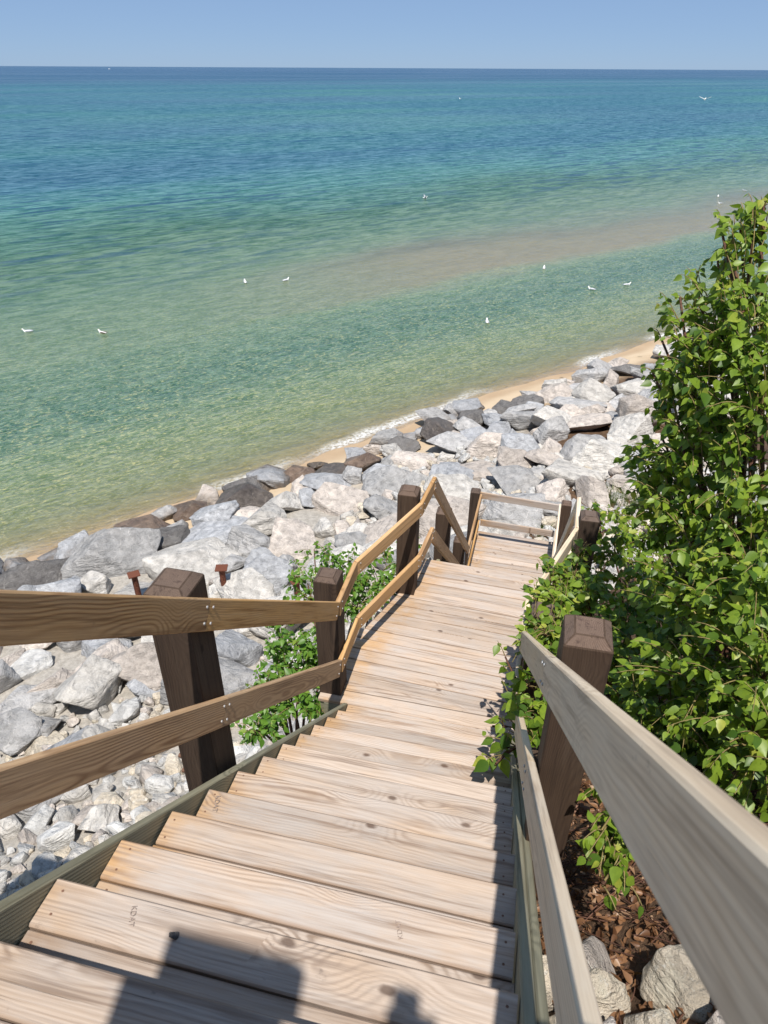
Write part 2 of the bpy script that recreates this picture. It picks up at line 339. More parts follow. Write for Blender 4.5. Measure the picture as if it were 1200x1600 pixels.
# foam where small waves run up
fo = s.noise(s.mul(csv, (.55, 1.3, 1)), 1.0, 2); fo2 = s.noise(csv, 7.0, 5, .7)
edge = s.math('ADD', dd, s.math('MULTIPLY', s.math('SUBTRACT', s.noise(s.mul(csv, (.35, .1, 1)), 1.0, 3), .5), 1.6))
fm = s.math('MULTIPLY', s.range(edge, 1.1, .6), s.range(edge, .25, .5)); fm = s.math('MULTIPLY', fm, s.range(s.noise(s.mul(csv, (.11, .01, 1)), 1.0, 2), .44, .56))
fm = s.math('MULTIPLY', fm, s.range(fo2, .34, .6))
fd = s.new('BsdfDiffuse'); fd.inputs['Color'].default_value = (.82, .82, .80, 1)
m3 = s.new('MixShader'); s.put(m3.inputs[0], s.math('MULTIPLY', fm, .65)); s.put(m3.inputs[1], m2.outputs[0]); s.put(m3.inputs[2], fd.outputs[0])
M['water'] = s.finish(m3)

def leaf_mat(name, dark, light, yellow):
    s = N(name); oi = s.new('ObjectInfo'); at_ = s.new('Attribute', attribute_name='tone')
    t = s.math('FRACT', s.math('ADD', s.math('MULTIPLY', oi.outputs['Random'], 3.7), at_.outputs['Fac']))
    col = s.ramp(t, [(0, dark), (.55, light), (.86, light), (1, yellow)])
    geo = s.new('NewGeometry'); n = s.noise(geo.outputs['Position'], 45, 2)
    col = s.mix(s.range(n, .3, .7, 0, .25), col, dark)
    p = s.principled(col, .42, .45); tl = s.new('BsdfTranslucent')
    s.put(tl.inputs['Color'], s.mix(.5, col, s.mix(1.0, col, (1.0, 1.0, .35), 'MULTIPLY')))
    tl2 = s.new('MixShader'); tl2.inputs[0].default_value = .42; s.put(tl2.inputs[1], p.outputs[0]); s.put(tl2.inputs[2], tl.outputs[0])
    return s.finish(tl2)
M['leaf'] = leaf_mat('birch_leaf', (.055, .125, .014), (.25, .36, .035), (.48, .50, .08))
M['leaf_left'] = leaf_mat('shrub_leaf', (.07, .17, .02), (.155, .30, .035), (.28, .38, .06))
M['dry_leaf'] = leaf_mat('dry_leaf', (.11, .048, .022), (.36, .19, .095), (.60, .42, .27))
M['grass'] = leaf_mat('grass_blade', (.07, .12, .025), (.15, .20, .05), (.32, .30, .12))

# ------------------------------------------------------------------ ground and lake
def build_ground():
    ds = []
    x = -40.0
    while x < 120:
        ds.append(x); x += .3 if -20 < x < 3 else (.8 if x < 35 else 6)
    ss = []; x = -70.0
    while x < 110:
        ss.append(x); x += .35 if -14 < x < 16 else (1.0 if x < 40 and x > -30 else 5)
    vs_, fs = [], []
    for a in ss:
        for b in ds:
            u, v = from_sd(a, b); vs_.append(W(u, v, ground_z(u, v)))
    n = len(ds)
    for i in range(len(ss) - 1):
        for j in range(n - 1):
            fs.append((i * n + j, i * n + j + 1, (i + 1) * n + j + 1, (i + 1) * n + j))
    return mesh_obj('ground', vs_, fs, M['ground'], smooth_=True)
tag(build_ground(), 'stony slope falling to a sandy lake shore', kind='structure')
far = 60000
pts = [from_sd(-far, -2.2), from_sd(far, -2.2), from_sd(far, far), from_sd(-far, far)]
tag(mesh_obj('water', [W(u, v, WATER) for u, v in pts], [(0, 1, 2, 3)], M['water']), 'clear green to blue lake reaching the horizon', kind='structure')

# ------------------------------------------------------------------ timber
def timber(name, p, q, width, thick, up, mat, parent, skew0=0.0, skew1=0.0, ch=.006, widths=None):
    """A sawn board from p to q (world, centre line); width across, thick along `up`; end cuts may be skewed."""
    ax = (q - p); L = ax.length; ax.normalize()
    zc = (up - ax * up.dot(ax)).normalized(); yc = zc.cross(ax)
    mw = Matrix((ax, yc, zc)).transposed().to_4x4(); mw.translation = (p + q) / 2
    hw, ht = width / 2, thick / 2
    sec = [(-hw + ch, -ht), (hw - ch, -ht), (hw, -ht + ch), (hw, ht - ch), (hw - ch, ht), (-hw + ch, ht), (-hw, ht - ch), (-hw, -ht + ch)]
    verts = []
    for sx, sk in ((-L / 2, skew0), (L / 2, skew1)):
        for y, z in sec:
            if widths:
                w = widths[0] if sx < 0 else widths[1]
                y = y / width * w
            verts.append((sx + sk * y, y, z))
    faces = [(i, (i + 1) % 8, 8 + (i + 1) % 8, 8 + i) for i in range(8)] + [tuple(range(7, -1, -1)), tuple(range(8, 16))]
    m = bpy.data.meshes.new(name); m.from_pydata(verts, [], faces); m.materials.append(mat); m.update()
    return link_copy(name, m, mw, parent)
UP = Vector((0, 0, 1))
T_RUN, T_RISE, BW, GAP, TH = .2708, .2261, .1398, .0055, .038
U1, Z1, VL, VR = .9027, -2.0186, 1.1816, -.1623
SLOPE = T_RISE / T_RUN
ZL = Z1 - 11 * T_RISE                 # landing level
ZD = -8.075                           # lower deck level
def nose_z(u): return Z1 - (u - U1) * SLOPE
def plank(parent, uL, uR, vl, vr, z, w=BW, wl=None, wr=None, mat=None, jit=True):
    """A level board across the stairs: centre line from (uL, vl) to (uR, vr), top at z."""
    j = random.uniform(-.003, .002) if jit else 0
    e = random.uniform(-.006, .006) if jit else 0
    return timber('plank', W(uL, vl + e, z - TH / 2 + j), W(uR, vr + e, z - TH / 2 + j), w, TH, UP, mat or M['deck'], parent,
                  widths=(wl, wr) if wl else None)

# upper flight
flight = tag(empty('staircase', W(1.2, .5, -3.2)), 'sunlit upper flight of plank steps in the foreground', 'staircase')
treads = {}
for k in range(-3, 12):
    n = U1 + k * T_RUN; z = Z1 - k * T_RISE
    a = n - BW / 2; b = n - BW - GAP - BW / 2
    if k == 11: b = None; a = n - BW / 2
    treads[k] = plank(flight, a, a, VL, VR, z)
    if b is not None: plank(flight, b, b, VL, VR, z)
# platform behind the viewpoint
for i in range(9):
    un = U1 - 3 * T_RUN - 2 * (BW + GAP) - BW / 2 - i * (BW + GAP)
    plank(flight, un, un, VL, VR, Z1 + 3 * T_RISE)
scr = bpy.data.meshes.new('screw'); _b = bmesh.new(); bmesh.ops.create_circle(_b, cap_ends=True, segments=8, radius=.0042); _b.to_mesh(scr); _b.free(); scr.materials.append(M['hole'])
for pl in [o for o in C.objects if o.name.split('.')[0] == 'plank' and o.matrix_world.translation.y > .3]:
    for v_ in (VL - .035, VR + .035):
        for e_ in (-.035, .038):
            t_ = pl.matrix_world.translation
            link_copy('screw', scr, Matrix.Translation((-v_ + random.uniform(-.006, .006), t_.y + e_ + random.uniform(-.008, .008), t_.z + TH / 2 + .0012)), pl)
uA, uB = -.05, 3.88
nrm = Vector((0, SLOPE, 1)).normalized()
def stringer(vi, vo, mat, top=.0):
    t = abs(vo - vi); vc = (vi + vo) / 2; h = .286
    p = W(uA, vc, nose_z(uA) + top) - nrm * (h / 2); q = W(uB, vc, nose_z(uB) + top) - nrm * (h / 2)
    return timber('stringer', p, q, t, h, nrm, mat, flight)
stringer(VL + .008, VL + .046, M['green'], .004)
stringer(VR - .003, VR - .041, M['green'], -.004); stringer(VR - .043, VR - .073, M['green'], -.012)

# landing
land = tag(empty('landing_deck', W(4.9, .5, ZL)), 'level mid landing of wide planks that slants to the right', 'deck')
def rail_left_v(u): return curve([(-5, 1.228), (4.42, 1.228), (5.45, .868), (5.95, .825)], u)
def rail_right_v(u): return curve([(.2, -.196), (3.77, -.134), (4.25, -.145), (5.366, -.513), (5.9, -.537)], u)
def deck_l(u): return curve([(3.8, 1.45), (4.35, 1.45), (5.5, 1.06), (6.1, .98)], u)
def deck_r(u): return curve([(3.8, -.30), (4.25, -.32), (5.4, -.69), (6.1, -.72)], u)
b1 = (3.876 + 4.019) / 2
plank(land, b1 + .006, b1 - .006, 1.45, deck_r(b1), ZL, .139)
wa = 4.0225                                              # tapered board that turns the run of planks
plank(land, wa + .058, wa + .026, deck_l(4.05), deck_r(4.05), ZL, .06, .098, .047)
pitch = (6.05 - 4.096) / 14; tan_r = math.tan(R(2.6))
for i in range(14):
    uc = 4.096 + pitch * (i + .5)                        # at v = .66
    vl, vr = deck_l(uc), deck_r(uc)
    plank(land, uc + (vl - .66) * tan_r, uc + (vr - .66) * tan_r, vl, vr, ZL, pitch - .0052)
def joist(parent, p, q, h=.19, th=.038, mat=None): return timber('joist', p, q, th, h, UP, mat or M['green'], parent)
zj = ZL - TH - .097
for f in (deck_l, deck_r):
    o = -.03 if f is deck_l else .03
    joist(land, W(3.9, f(3.9) + o, zj), W(4.33, f(4.33) + o, zj)); joist(land, W(4.34, f(4.34) + o, zj), W(5.48, f(5.48) + o, zj)); joist(land, W(5.49, f(5.49) + o, zj), W(6.0, f(6.0) + o, zj))
joist(land, W(3.905, 1.40, zj), W(3.905, -.26, zj)); joist(land, W(6.03, .95, zj), W(5.96, -.70, zj))
for u, v in ((4.3, 1.2), (4.3, -.1), (5.7, .7), (5.7, -.45)):
    gz = ground_z(u, v) - .3
    timber('pier', W(u, v, gz), W(u, v, ZL - TH - .195), .14, .14, Vector((0, 1, 0)), M['post'], land)

# lower flight, mostly out of sight below the landing's edge
low = tag(empty('staircase', W(8, .1, -6.3)), 'steep lower flight dropping from the landing to the end deck', 'staircase')
NS = 16; RIS = (ZL - ZD) / NS; RUN = .2487
for k in range(1, NS):
    u = 6.03 + k * RUN; z = ZL - k * RIS; sh = -.1 * (u - 6.03) / 4
    for c in (u - BW / 2, u - BW - GAP - BW / 2): plank(low, c, c - .02, .76 + sh, -.56 + sh, z)
sl2 = RIS / RUN; n2_ = Vector((0, sl2, 1)).normalized()
for v0 in (.79, -.59):
    p = W(6.1, v0, ZL - .06 - .12) ; q = W(9.95, v0 - .1, ZD - .15)
    timber('stringer', p, q, .038, .26, n2_, M['green'], low)

# lower deck
deck = tag(empty('viewing_deck', W(11, 0, ZD)), 'small square end deck above the boulders at the stair foot', 'deck')
u = 9.98
while u < 12.02:
    plank(deck, u + .03, u - .03, .83, -.86, ZD, .137); u += .1418
zj = ZD - TH - .097
for v in (.80, -.83): joist(deck, W(9.95, v, zj), W(12.0, v, zj))
joist(deck, W(12.02, .79, zj), W(11.96, -.82, zj))
for u, v in ((10.2, .6), (10.2, -.65), (11.8, .6), (11.8, -.65)):
    timber('pier', W(u, v, ground_z(u, v) - .3), W(u, v, ZD - TH - .195), .14, .14, Vector((0, 1, 0)), M['post'], deck)

# railings
PS = .188
def post(parent, u, v, top, base=None, yaw=0.0, sz=PS):
    """Square post with a chamfered top."""
    base = (ground_z(u, v) - .4) if base is None else base
    H = top - base; h = sz / 2; c = .062; k = .034
    rings = [(h, 0), (h, H - k), (h - c * .55, H), ]
    vs_ = []
    for r_, z in rings: vs_ += [(-r_, -r_, z), (r_, -r_, z), (r_, r_, z), (-r_, r_, z)]
    fs = [(3, 2, 1, 0)]
    for i in range(2):
        for j in range(4): fs.append((i * 4 + j, i * 4 + (j + 1) % 4, (i + 1) * 4 + (j + 1) % 4, (i + 1) * 4 + j))
    fs.append((8, 9, 10, 11))
    bm = bmesh.new(); bv = [bm.verts.new(v_) for v_ in vs_]
    for i, f in enumerate(fs):
        fc = bm.faces.new([bv[j] for j in f]); fc.material_index = 1 if i >= 5 else 0
    bmesh.ops.bevel(bm, geom=[e for e in bm.edges], offset=.004, segments=1, affect='EDGES')
    # the grain shader runs along local x
    bmesh.ops.rotate(bm, verts=bm.verts, cent=(0, 0, 0), matrix=Matrix.Rotation(R(90), 3, 'Y'))
    m = bpy.data.meshes.new('post'); bm.to_mesh(m); bm.free(); m.materials.append(M['post']); m.materials.append(M['post_top'])
    mw = Matrix.Translation(W(u, v, base)) @ Matrix.Rotation(R(yaw), 4, 'Z') @ Matrix.Rotation(R(-90), 4, 'Y')
    return link_copy('post', m, mw, parent)
RH, RT = .14, .038
def rail(parent, a, b, side, mat, bolts=(), wob=0.0):
    """Rail board on edge; a and b are (u, v, z) of its top edge on the inner face; side +1 left railing, -1 right."""
    A, B = W(*a), W(*b)
    ax = (B - A).normalized(); across = Vector((0, 0, 1)).cross(ax).normalized()   # points left of travel
    upv = ax.cross(across)
    upv = ax.cross(-across) if upv.z < 0 else upv
    shift = across * (RT / 2 * side) - upv * (RH / 2)
    o = timber('rail', A + shift, B + shift, RT, RH, upv, mat, parent, ch=.005)
    L = (B - A).length
    for x in bolts:
        for dz in (.035, .105):
            P = A + ax * (x if x >= 0 else L + x) - upv * dz - across * side * .003
            bolt(P, -across * side, o)
    return o
def bolt(P, nrm_, parent, r_=.0075):
    bm = bmesh.new(); bmesh.ops.create_uvsphere(bm, u_segments=8, v_segments=5, radius=r_)
    bmesh.ops.scale(bm, vec=(1, 1, .55), verts=bm.verts)
    m = bpy.data.meshes.get('bolt_mesh')
    if m is None:
        m = bpy.data.meshes.new('bolt_mesh'); bm.to_mesh(m); m.materials.append(M['bolt']); m.polygons.foreach_set('use_smooth', [True] * len(m.polygons))
    bm.free()
    q = nrm_.to_track_quat('Z', 'Y').to_matrix().to_4x4(); q.translation = P
    return link_copy('bolt', m, q, parent)
HU, HL = 1.083, .478                  # rail tops above the nosing line / deck
def run(parent, pts, side, mat, joints):
    """A handrail and a lower rail through a chain of (u, v, base) points."""
    for H in (HU, HL):
        for i in range(len(pts) - 1):
            a, b = pts[i], pts[i + 1]; g_ = .0015
            da, db = Vector(a), Vector(b); dr = (db - da).normalized() * g_
            a2, b2 = da + dr, db - dr
            rail(parent, (a2.x, a2.y, a2.z + H), (b2.x, b2.y, b2.z + H), side, mat, bolts=joints[i])
kl = 3.90
zl0 = ZL
left = tag(empty('wooden_railing', W(2.1, 1.3, -3)), 'amber two rail handrail with dark posts along the left side of the stairs', 'railing')
zb = nose_z(-.05)
P_L = [(-.05, 1.228, zb), (2.075, 1.228, nose_z(2.075)), (kl, 1.228, ZL + .0), (4.42, 1.228, ZL), (5.45, .868, ZL), (5.97, .825, ZL), (9.93, .738, ZD), (11.73, .712, ZD)]
run(left, [(-1.2, 1.228, zb)] + P_L[:1], 1, M['rail_left'], [()])
run(left, P_L, 1, M['rail_left'], [(-.03,), (.03, -.05), (.05,), (.04, -.04), (.05, -.05), (.05,), (.05,)])
po = RT + PS / 2 + .002
for u, v, top in ((.1, 1.228 + po, -.1), (2.03, 1.228 + po, -1.79), (4.045, 1.228 + po, ZL + 1.235), (5.50, .868 + po + .01, ZL + 1.2)):
    post(left, u, v, top, yaw=0)
for u, top in ((7.55, None), (9.55, None), (11.78, None)):
    v = curve([(5.97, .825), (9.93, .738), (11.8, .712)], u) + po
    zr = curve([(5.97, ZL), (9.93, ZD), (12, ZD)], u) + HU
    post(left, u, v if u < 11 else .712 + po, zr + .06)

right = tag(empty('wooden_railing', W(2.1, -.3, -3)), 'weathered grey two rail handrail with dark posts along the right side, partly under leaves', 'railing')
P_R = [(.12, -.198, nose_z(.12)), (1.97, -.166, nose_z(1.97)), (kl - .13, -.134, nose_z(kl - .13)), (4.25, -.145, ZL), (5.366, -.513, ZL), (5.9, -.537, ZL), (9.9, -.684, ZD), (11.72, -.762, ZD)]
run(right, [(-1.2, -.198, nose_z(.12))] + P_R[:1], -1, M['rail_right'], [()])
P_R2 = P_R[:2] + [(3.9, -.132, ZL)] + P_R[3:]
run(right, P_R2, -1, M['rail_right'], [(-.05,), (.05, -.06), (.05,), (.05, -.05), (.05,), (.05,), (.05,)])
for u, v, top in ((.0, -.2 - po, -.1), (1.97, -.166 - po, -1.66), (4.06, -.14 - po, ZL + 1.2), (5.44, -.50 - po, ZL + 1.2)):
    post(right, u, v, top, sz=.17)
for u in (7.55, 9.55, 11.72):
    v = curve([(5.9, -.537), (9.9, -.684), (11.72, -.762)], u) - po
    zr = curve([(5.9, ZL), (9.9, ZD), (12, ZD)], u) + HU
    post(right, u, v, zr + .06)

endr = tag(empty('wooden_railing', W(11.75, 0, ZD)), 'pale two rail barrier across the far end of the lower deck', 'railing')
for H in (HU, HL):
    rail(endr, (11.80 if H == HU else 11.74, .90 if H == HU else .70, ZD + H), (11.66, -.752, ZD + H), 1, M['deck'], bolts=(.05,))

# KDAT stamps printed on three treads
def stamp(k, u, v, rot, size=.026):
    cu = bpy.data.curves.new('stamp', 'FONT'); cu.body = 'KDAT'; cu.size = size; cu.align_x = 'CENTER'; cu.align_y = 'CENTER'
    tmp = bpy.data.objects.new('stamp_text', cu); C.objects.link(tmp)
    bpy.context.view_layer.update()
    m = bpy.data.meshes.new_from_object(tmp.evaluated_get(bpy.context.evaluated_depsgraph_get()))
    bpy.data.objects.remove(tmp); m.materials.clear(); m.materials.append(M['ink'])
    mw = Matrix.Translation(W(u, v, Z1 - k * T_RISE + .0028)) @ Matrix.Rotation(R(rot), 4, 'Z')
    link_copy('stamp', m, mw, treads[k])
for px, py, k, rot in ((338, 1256, 3, -78), (624, 1453, 1, 112), (207, 1432, 0, -70)):
    u, v, z = at_z(px, py, Z1 - k * T_RISE); stamp(k, u, v, rot, .03 if k == 3 else .022)

# ------------------------------------------------------------------ unseen panel and stake added to cast the viewer's shadow on the steps
caster_root = tag(empty('shadow_caster', W(-.6, .3, Z1 + 3 * T_RISE)), 'unseen panel and stake added to cast a viewer shadow on the steps', 'shadow caster')
def rounded(name, u, v0, v1, z0, z1, th, r_, parent, mat):
    pr = [(v0, z0), (v1, z0)] ; a = []
    for i in range(7):
        t = math.pi / 2 * i / 6; a.append((v1 - r_ * .15 + r_ * .15 * math.cos(t), z1 - r_ * .15 + r_ * .15 * math.sin(t)))
    for i in range(7):
        t = math.pi / 2 * (1 + i / 6); a.append((v0 + r_ + r_ * math.cos(t), z1 - r_ + r_ * math.sin(t)))
    pr = pr + a; n = len(pr)
    vs_ = [W(u - th / 2, p, z) for p, z in pr] + [W(u + th / 2, p, z) for p, z in pr]
    fs = [tuple(range(n)), tuple(range(2 * n - 1, n - 1, -1))] + [(i, n + i, n + (i + 1) % n, (i + 1) % n) for i in range(n)]
    return mesh_obj(name, vs_, fs, mat, parent)
PZ = Z1 + 3 * T_RISE
rounded('shadow_board', -.60, .201, .594, .35, 1.5, .02, .06, caster_root, M['shadow_panel'])
timber('shadow_upright', W(-.63, .396, PZ), W(-.63, .396, 1.2), .09, .038, Vector((0, 1, 0)), M['green'], caster_root)
timber('shadow_stake', W(-.605, -.074, 1.38), W(-.605, -.074, 1.5), .07, .03, Vector((0, 1, 0)), M['green'], caster_root)  # stepped stake shaped to cast the shadow of a held phone
timber('shadow_stake', W(-.605, -.089, PZ), W(-.605, -.089, 1.38), .13, .03, Vector((0, 1, 0)), M['green'], caster_root)

# ------------------------------------------------------------------ unseen deck added beside the stair head to shade the bank below
shade_root = tag(empty('shade_deck', W(-.6, 3, Z1 + 3 * T_RISE)), 'unseen plank deck added beside the stair head to shade the bank', 'deck')
for i in range(14):
    un = 1.0 - i * (BW + GAP); plank(shade_root, un, un, 5.2, 1.85, Z1 + 3 * T_RISE)
for v in (1.95, 3.5, 5.1):
    joist(shade_root, W(-1.0, v, Z1 + 3 * T_RISE - .14), W(1.05, v, Z1 + 3 * T_RISE - .14))
    timber('pier', W(.2, v, ground_z(.2, v) - .3), W(.2, v, Z1 + 3 * T_RISE - .24), .14, .14, Vector((0, 1, 0)), M['post'], shade_root)  # unseen pier of the added shade deck

# ------------------------------------------------------------------ rocks
def rock_mesh(seed, npts, boxy, cuts, lump, name='rock', bev=.045):
    rg = random.Random(seed); bm = bmesh.new()
    for i in range(npts):
        v = Vector((rg.gauss(0, 1), rg.gauss(0, 1), rg.gauss(0, 1))).normalized()
        p = max(abs(v.x), abs(v.y), abs(v.z)); v = v.lerp(v / p, boxy) * rg.uniform(.86, 1.0)
        bm.verts.new(v)
    r_ = bmesh.ops.convex_hull(bm, input=bm.verts)
    bmesh.ops.delete(bm, geom=[g for g in r_['geom_interior'] if isinstance(g, bmesh.types.BMVert)], context='VERTS')
    bmesh.ops.dissolve_limit(bm, angle_limit=R(14), verts=bm.verts, edges=bm.edges)
    bmesh.ops.bevel(bm, geom=bm.edges[:], offset=bev, segments=1, affect='EDGES', clamp_overlap=True)
    bmesh.ops.triangulate(bm, faces=bm.faces)
    for _ in range(cuts):
        bmesh.ops.subdivide_edges(bm, edges=[e for e in bm.edges if e.calc_length() > .16], cuts=1)
        bmesh.ops.triangulate(bm, faces=bm.faces)
    o = Vector((seed * 3.7, seed * 1.3, seed * 5.1))
    for v in bm.verts:
        n = v.co.normalized()
        a = noise.noise(v.co * 1.3 + o) * lump + noise.noise(v.co * 3.6 + o) * lump * .55 + abs(noise.noise(v.co * 7.5 + o)) * lump * .35
        v.co += n * a
    bmesh.ops.recalc_face_normals(bm, faces=bm.faces)
    xs = [max(abs(v.co[i]) for v in bm.verts) for i in range(3)]
    for v in bm.verts: v.co = Vector((v.co.x / xs[0], v.co.y / xs[1], v.co.z / xs[2]))
    m = bpy.data.meshes.new(name); bm.to_mesh(m); bm.free()
    m.polygons.foreach_set('use_smooth', [True] * len(m.polygons)); m.materials.append(M['r_grey']); return m
BOULDERS = [rock_mesh(i + 1, 12 + i % 5, .72, 3, .075, 'boulder', .03) for i in range(12)]
COBBLES = [rock_mesh(i + 50, 14, .3, 1, .07, 'cobble') for i in range(10)]
random.seed(21)
placed = []                                               # (u, v, radius)
def rocks_clear(u, v, r_, k=.72):
    return all((u - a) ** 2 + (v - b) ** 2 > ((r_ + c) * k) ** 2 for a, b, c in placed)
def put_rock(name, mesh, u, v, sx, sy, sz, mat, sink=.3, tilt=14, yaw=None, z=None):
    z = ground_z(u, v) if z is None else z
    yaw = random.uniform(0, 360) if yaw is None else yaw
    mw = Matrix.Translation(W(u, v, z + sz * (1 - 2 * sink) )) @ Matrix.Rotation(R(yaw), 4, 'Z') @ Matrix.Rotation(R(random.gauss(0, tilt)), 4, 'X') @ Matrix.Rotation(R(random.gauss(0, tilt)), 4, 'Y') @ Matrix.Diagonal((sx, sy, sz, 1))
    placed.append((u, v, max(sx, sy) * .9 if sx / sy > 1.8 else (sx + sy) / 2))
    return link_copy(name, mesh, mw, None, M[mat])
KEY = [  # centre px, py, width px, height px, stone, label
 (562, 722, 62, 38, 'r_brown', 'dark brown wet boulder at the waterline above the shrub'),
 (515, 743, 64, 24, 'r_dark', 'low dark wet boulder half in the sand left of the brown one'),
 (592, 742, 54, 34, 'r_blue', 'blue grey boulder just below the brown waterline boulder'),
 (645, 722, 74, 34, 'r_pink', 'broad pinkish boulder right of the blue grey one'),
 (686, 677, 64, 40, 'r_dark', 'large dark wet boulder standing in the foam line'),
 (630, 698, 48, 28, 'r_dgrey', 'dark grey boulder between two dark wet ones at the waterline'),
 (737, 657, 44, 36, 'r_dgrey', 'upright dark grey boulder beside the sandy gap'),
 (750, 684, 58, 32, 'r_blue', 'flat topped blue grey boulder below the upright dark one'),
 (702, 697, 64, 38, 'r_grey', 'light grey slab below the dark foam line boulder'),
 (763, 702, 62, 42, 'r_pink', 'rounded pinkish boulder left of the big blue grey one'),
 (822, 707, 78, 48, 'r_blue', 'big blue grey boulder in the middle of the revetment'),
 (832, 655, 84, 34, 'r_grey', 'long grey boulder with banded side near the sand'),
 (790, 640, 48, 24, 'r_dgrey', 'low dark boulder at the edge of the wet sand'),
 (826, 626, 54, 26, 'r_dgrey', 'dark boulder leaning out over the sand strip'),
 (868, 619, 60, 28, 'r_pink', 'brownish layered boulder above the leaning dark one'),
 (920, 590, 50, 30, 'r_grey', 'rounded grey boulder at the top end of the sand strip'),
 (980, 580, 44, 22, 'r_dgrey', 'dark flat boulder nearest the far foam'),
 (902, 636, 76, 30, 'r_grey', 'wide flat grey boulder among the far rocks'),
 (995, 650, 66, 60, 'r_pink', 'square pinkish block standing beside the birch leaves'),
 (992, 608, 66, 38, 'r_pale', 'pale boulder above the square pinkish block'),
 (918, 664, 72, 32, 'r_pink', 'flat pink grey boulder left of the square block'),
 (866, 681, 50, 40, 'r_grey', 'leaning grey wedge boulder right of the big blue grey one'),
 (918, 702, 82, 48, 'r_grey', 'large grey boulder below the square block'),
 (895, 742, 86, 44, 'r_pale', 'broad pale boulder beyond the right end of the deck barrier'),
 (805, 752, 84, 46, 'r_grey', 'grey boulder seen above the deck end barrier'),
 (745, 737, 80, 34, 'r_pink', 'pinkish slab above the left end of the deck barrier'),
 (615, 755, 94, 50, 'r_grey', 'long light grey slab left of the railing peak'),
 (530, 786, 90, 42, 'r_pink', 'pink grey slab above the shrub'),
 (515, 756, 74, 36, 'r_blue', 'grey boulder behind the pink grey slab'),
 (705, 768, 80, 60, 'r_pale', 'pale slab behind the railing peak'),
 (62, 890, 84, 54, 'r_dgrey', 'dark grey boulder at the water near the left edge'),
 (6, 914, 44, 34, 'r_dark', 'dark boulder cut by the left edge of the view'),
 (58, 922, 84, 34, 'r_dgrey', 'rough brown grey boulder just above the handrail at left'),
 (176, 882, 122, 62, 'r_grey', 'huge grey layered boulder behind the left handrail'),
 (229, 826, 88, 46, 'r_brown', 'wet brown boulder at the water behind the huge grey one'),
 (268, 846, 60, 50, 'r_dgrey', 'mottled brown boulder beside the wet brown one'),
 (294, 800, 56, 32, 'r_brown', 'small wet brown boulder touching the water'),
 (335, 836, 116, 50, 'r_blue', 'wide flat blue grey slab above the rusty marker posts'),
 (383, 786, 82, 30, 'r_dark', 'long dark wet boulder lying along the water'),
 (400, 850, 84, 58, 'r_grey', 'tilted grey boulder with a deep shadow beneath it'),
 (443, 788, 54, 42, 'r_pale', 'pale boulder right of the long dark wet one'),
 (468, 743, 48, 28, 'r_brown', 'reddish brown boulder lying out in the shallows'),
 (396, 803, 60, 32, 'r_pink', 'pinkish boulder below the long dark wet one'),
 (300, 880, 130, 46, 'r_pale', 'broad light slab behind the first post'),
 (418, 907, 76, 60, 'r_blue', 'smooth rounded blue grey boulder left of the shrub'),
 (358, 922, 54, 34, 'r_pale', 'pale boulder below the right rusty marker'),
 (154, 918, 46, 42, 'r_pale', 'small pale block in front of the huge grey boulder'),
 (222, 928, 66, 26, 'r_pale', 'pale slab under the left rusty marker'),
 (140, 1078, 104, 88, 'r_pale', 'big squarish pale block framed between the two left rails'),
 (50, 1036, 56, 32, 'r_white', 'rounded white boulder just under the left handrail'),
 (40, 1098, 80, 54, 'r_grey', 'grey boulder left of the squarish pale block'),
 (165, 1013, 70, 34, 'r_blue', 'blue grey flat boulder right under the left handrail'),
 (232, 1036, 94, 82, 'r_pink', 'big pinkish boulder left of the first post'),
 (238, 1070, 60, 34, 'r_blue', 'blue grey slab at the foot of the pinkish boulder'),
 (75, 1108, 26, 46, 'r_pale', 'narrow upright pale stone beside the squarish block'),
 (192, 1113, 50, 36, 'r_white', 'rounded white stone above the lower left rail'),
 (25, 1146, 74, 54, 'r_grey', 'light grey boulder at the left edge above the lower rail'),
 (60, 1166, 64, 36, 'r_cream', 'cream boulder resting against the lower left rail line'),
 (8, 1060, 46, 60, 'r_grey', 'grey boulder cut by the left edge below the handrail'),
 (367, 1015, 76, 66, 'r_blue', 'blue grey boulder seen right of the first post'),
 (165, 1285, 50, 48, 'r_pale', 'largest pale stone near the stringer in the lower left corner'),
 (95, 1308, 46, 46, 'r_white', 'rounded whitish stone second from the largest in the lower left'),
]
for i, (px, py, w, h, mat, lab) in enumerate(KEY):
    a, b, c = at(px, py + h * .22)
    rng = math.sqrt(a * a + b * b + c * c)
    el = math.asin(-c / rng)
    sx = w / F_PX * rng * .56; hv = h / F_PX * rng * .56
    sy = sx * random.uniform(.75, .95)
    sz = max(.3 * sx, min(.95 * sx, (hv - sy * math.sin(el) * .8) / math.cos(el) * 1.2 if hv > sy * math.sin(el) else .34 * sx))
    o = put_rock('boulder', BOULDERS[i % 12], a, b, sx, sy, sz, mat, .22, 10, yaw=YAW + random.gauss(0, 22))
    tag(o, lab, 'boulder', 'boulders of the shore revetment')
def in_frame(u, v, z, m=60):
    p = CAM_ROT.transposed() @ (W(u, v, z) - W(0, 0, 0))
    if p.z > -.3: return False
    return -m < 600 + F_PX * p.x / -p.z < 1200 + m and -m < 800 - F_PX * p.y / -p.z < 1600 + m
def under_stairs(u, v):
    return (-1 < u < 4.5 and -.25 < v < 1.3) or (4 < u < 10 and -.8 < v < 1.1) or (9.8 < u < 12.1 and -.95 < v < .95)
def to_px(u, v, z):
    p = CAM_ROT.transposed() @ (W(u, v, z) - W(0, 0, 0)); return 600 + F_PX * p.x / -p.z, 800 - F_PX * p.y / -p.z
used_labels = set()
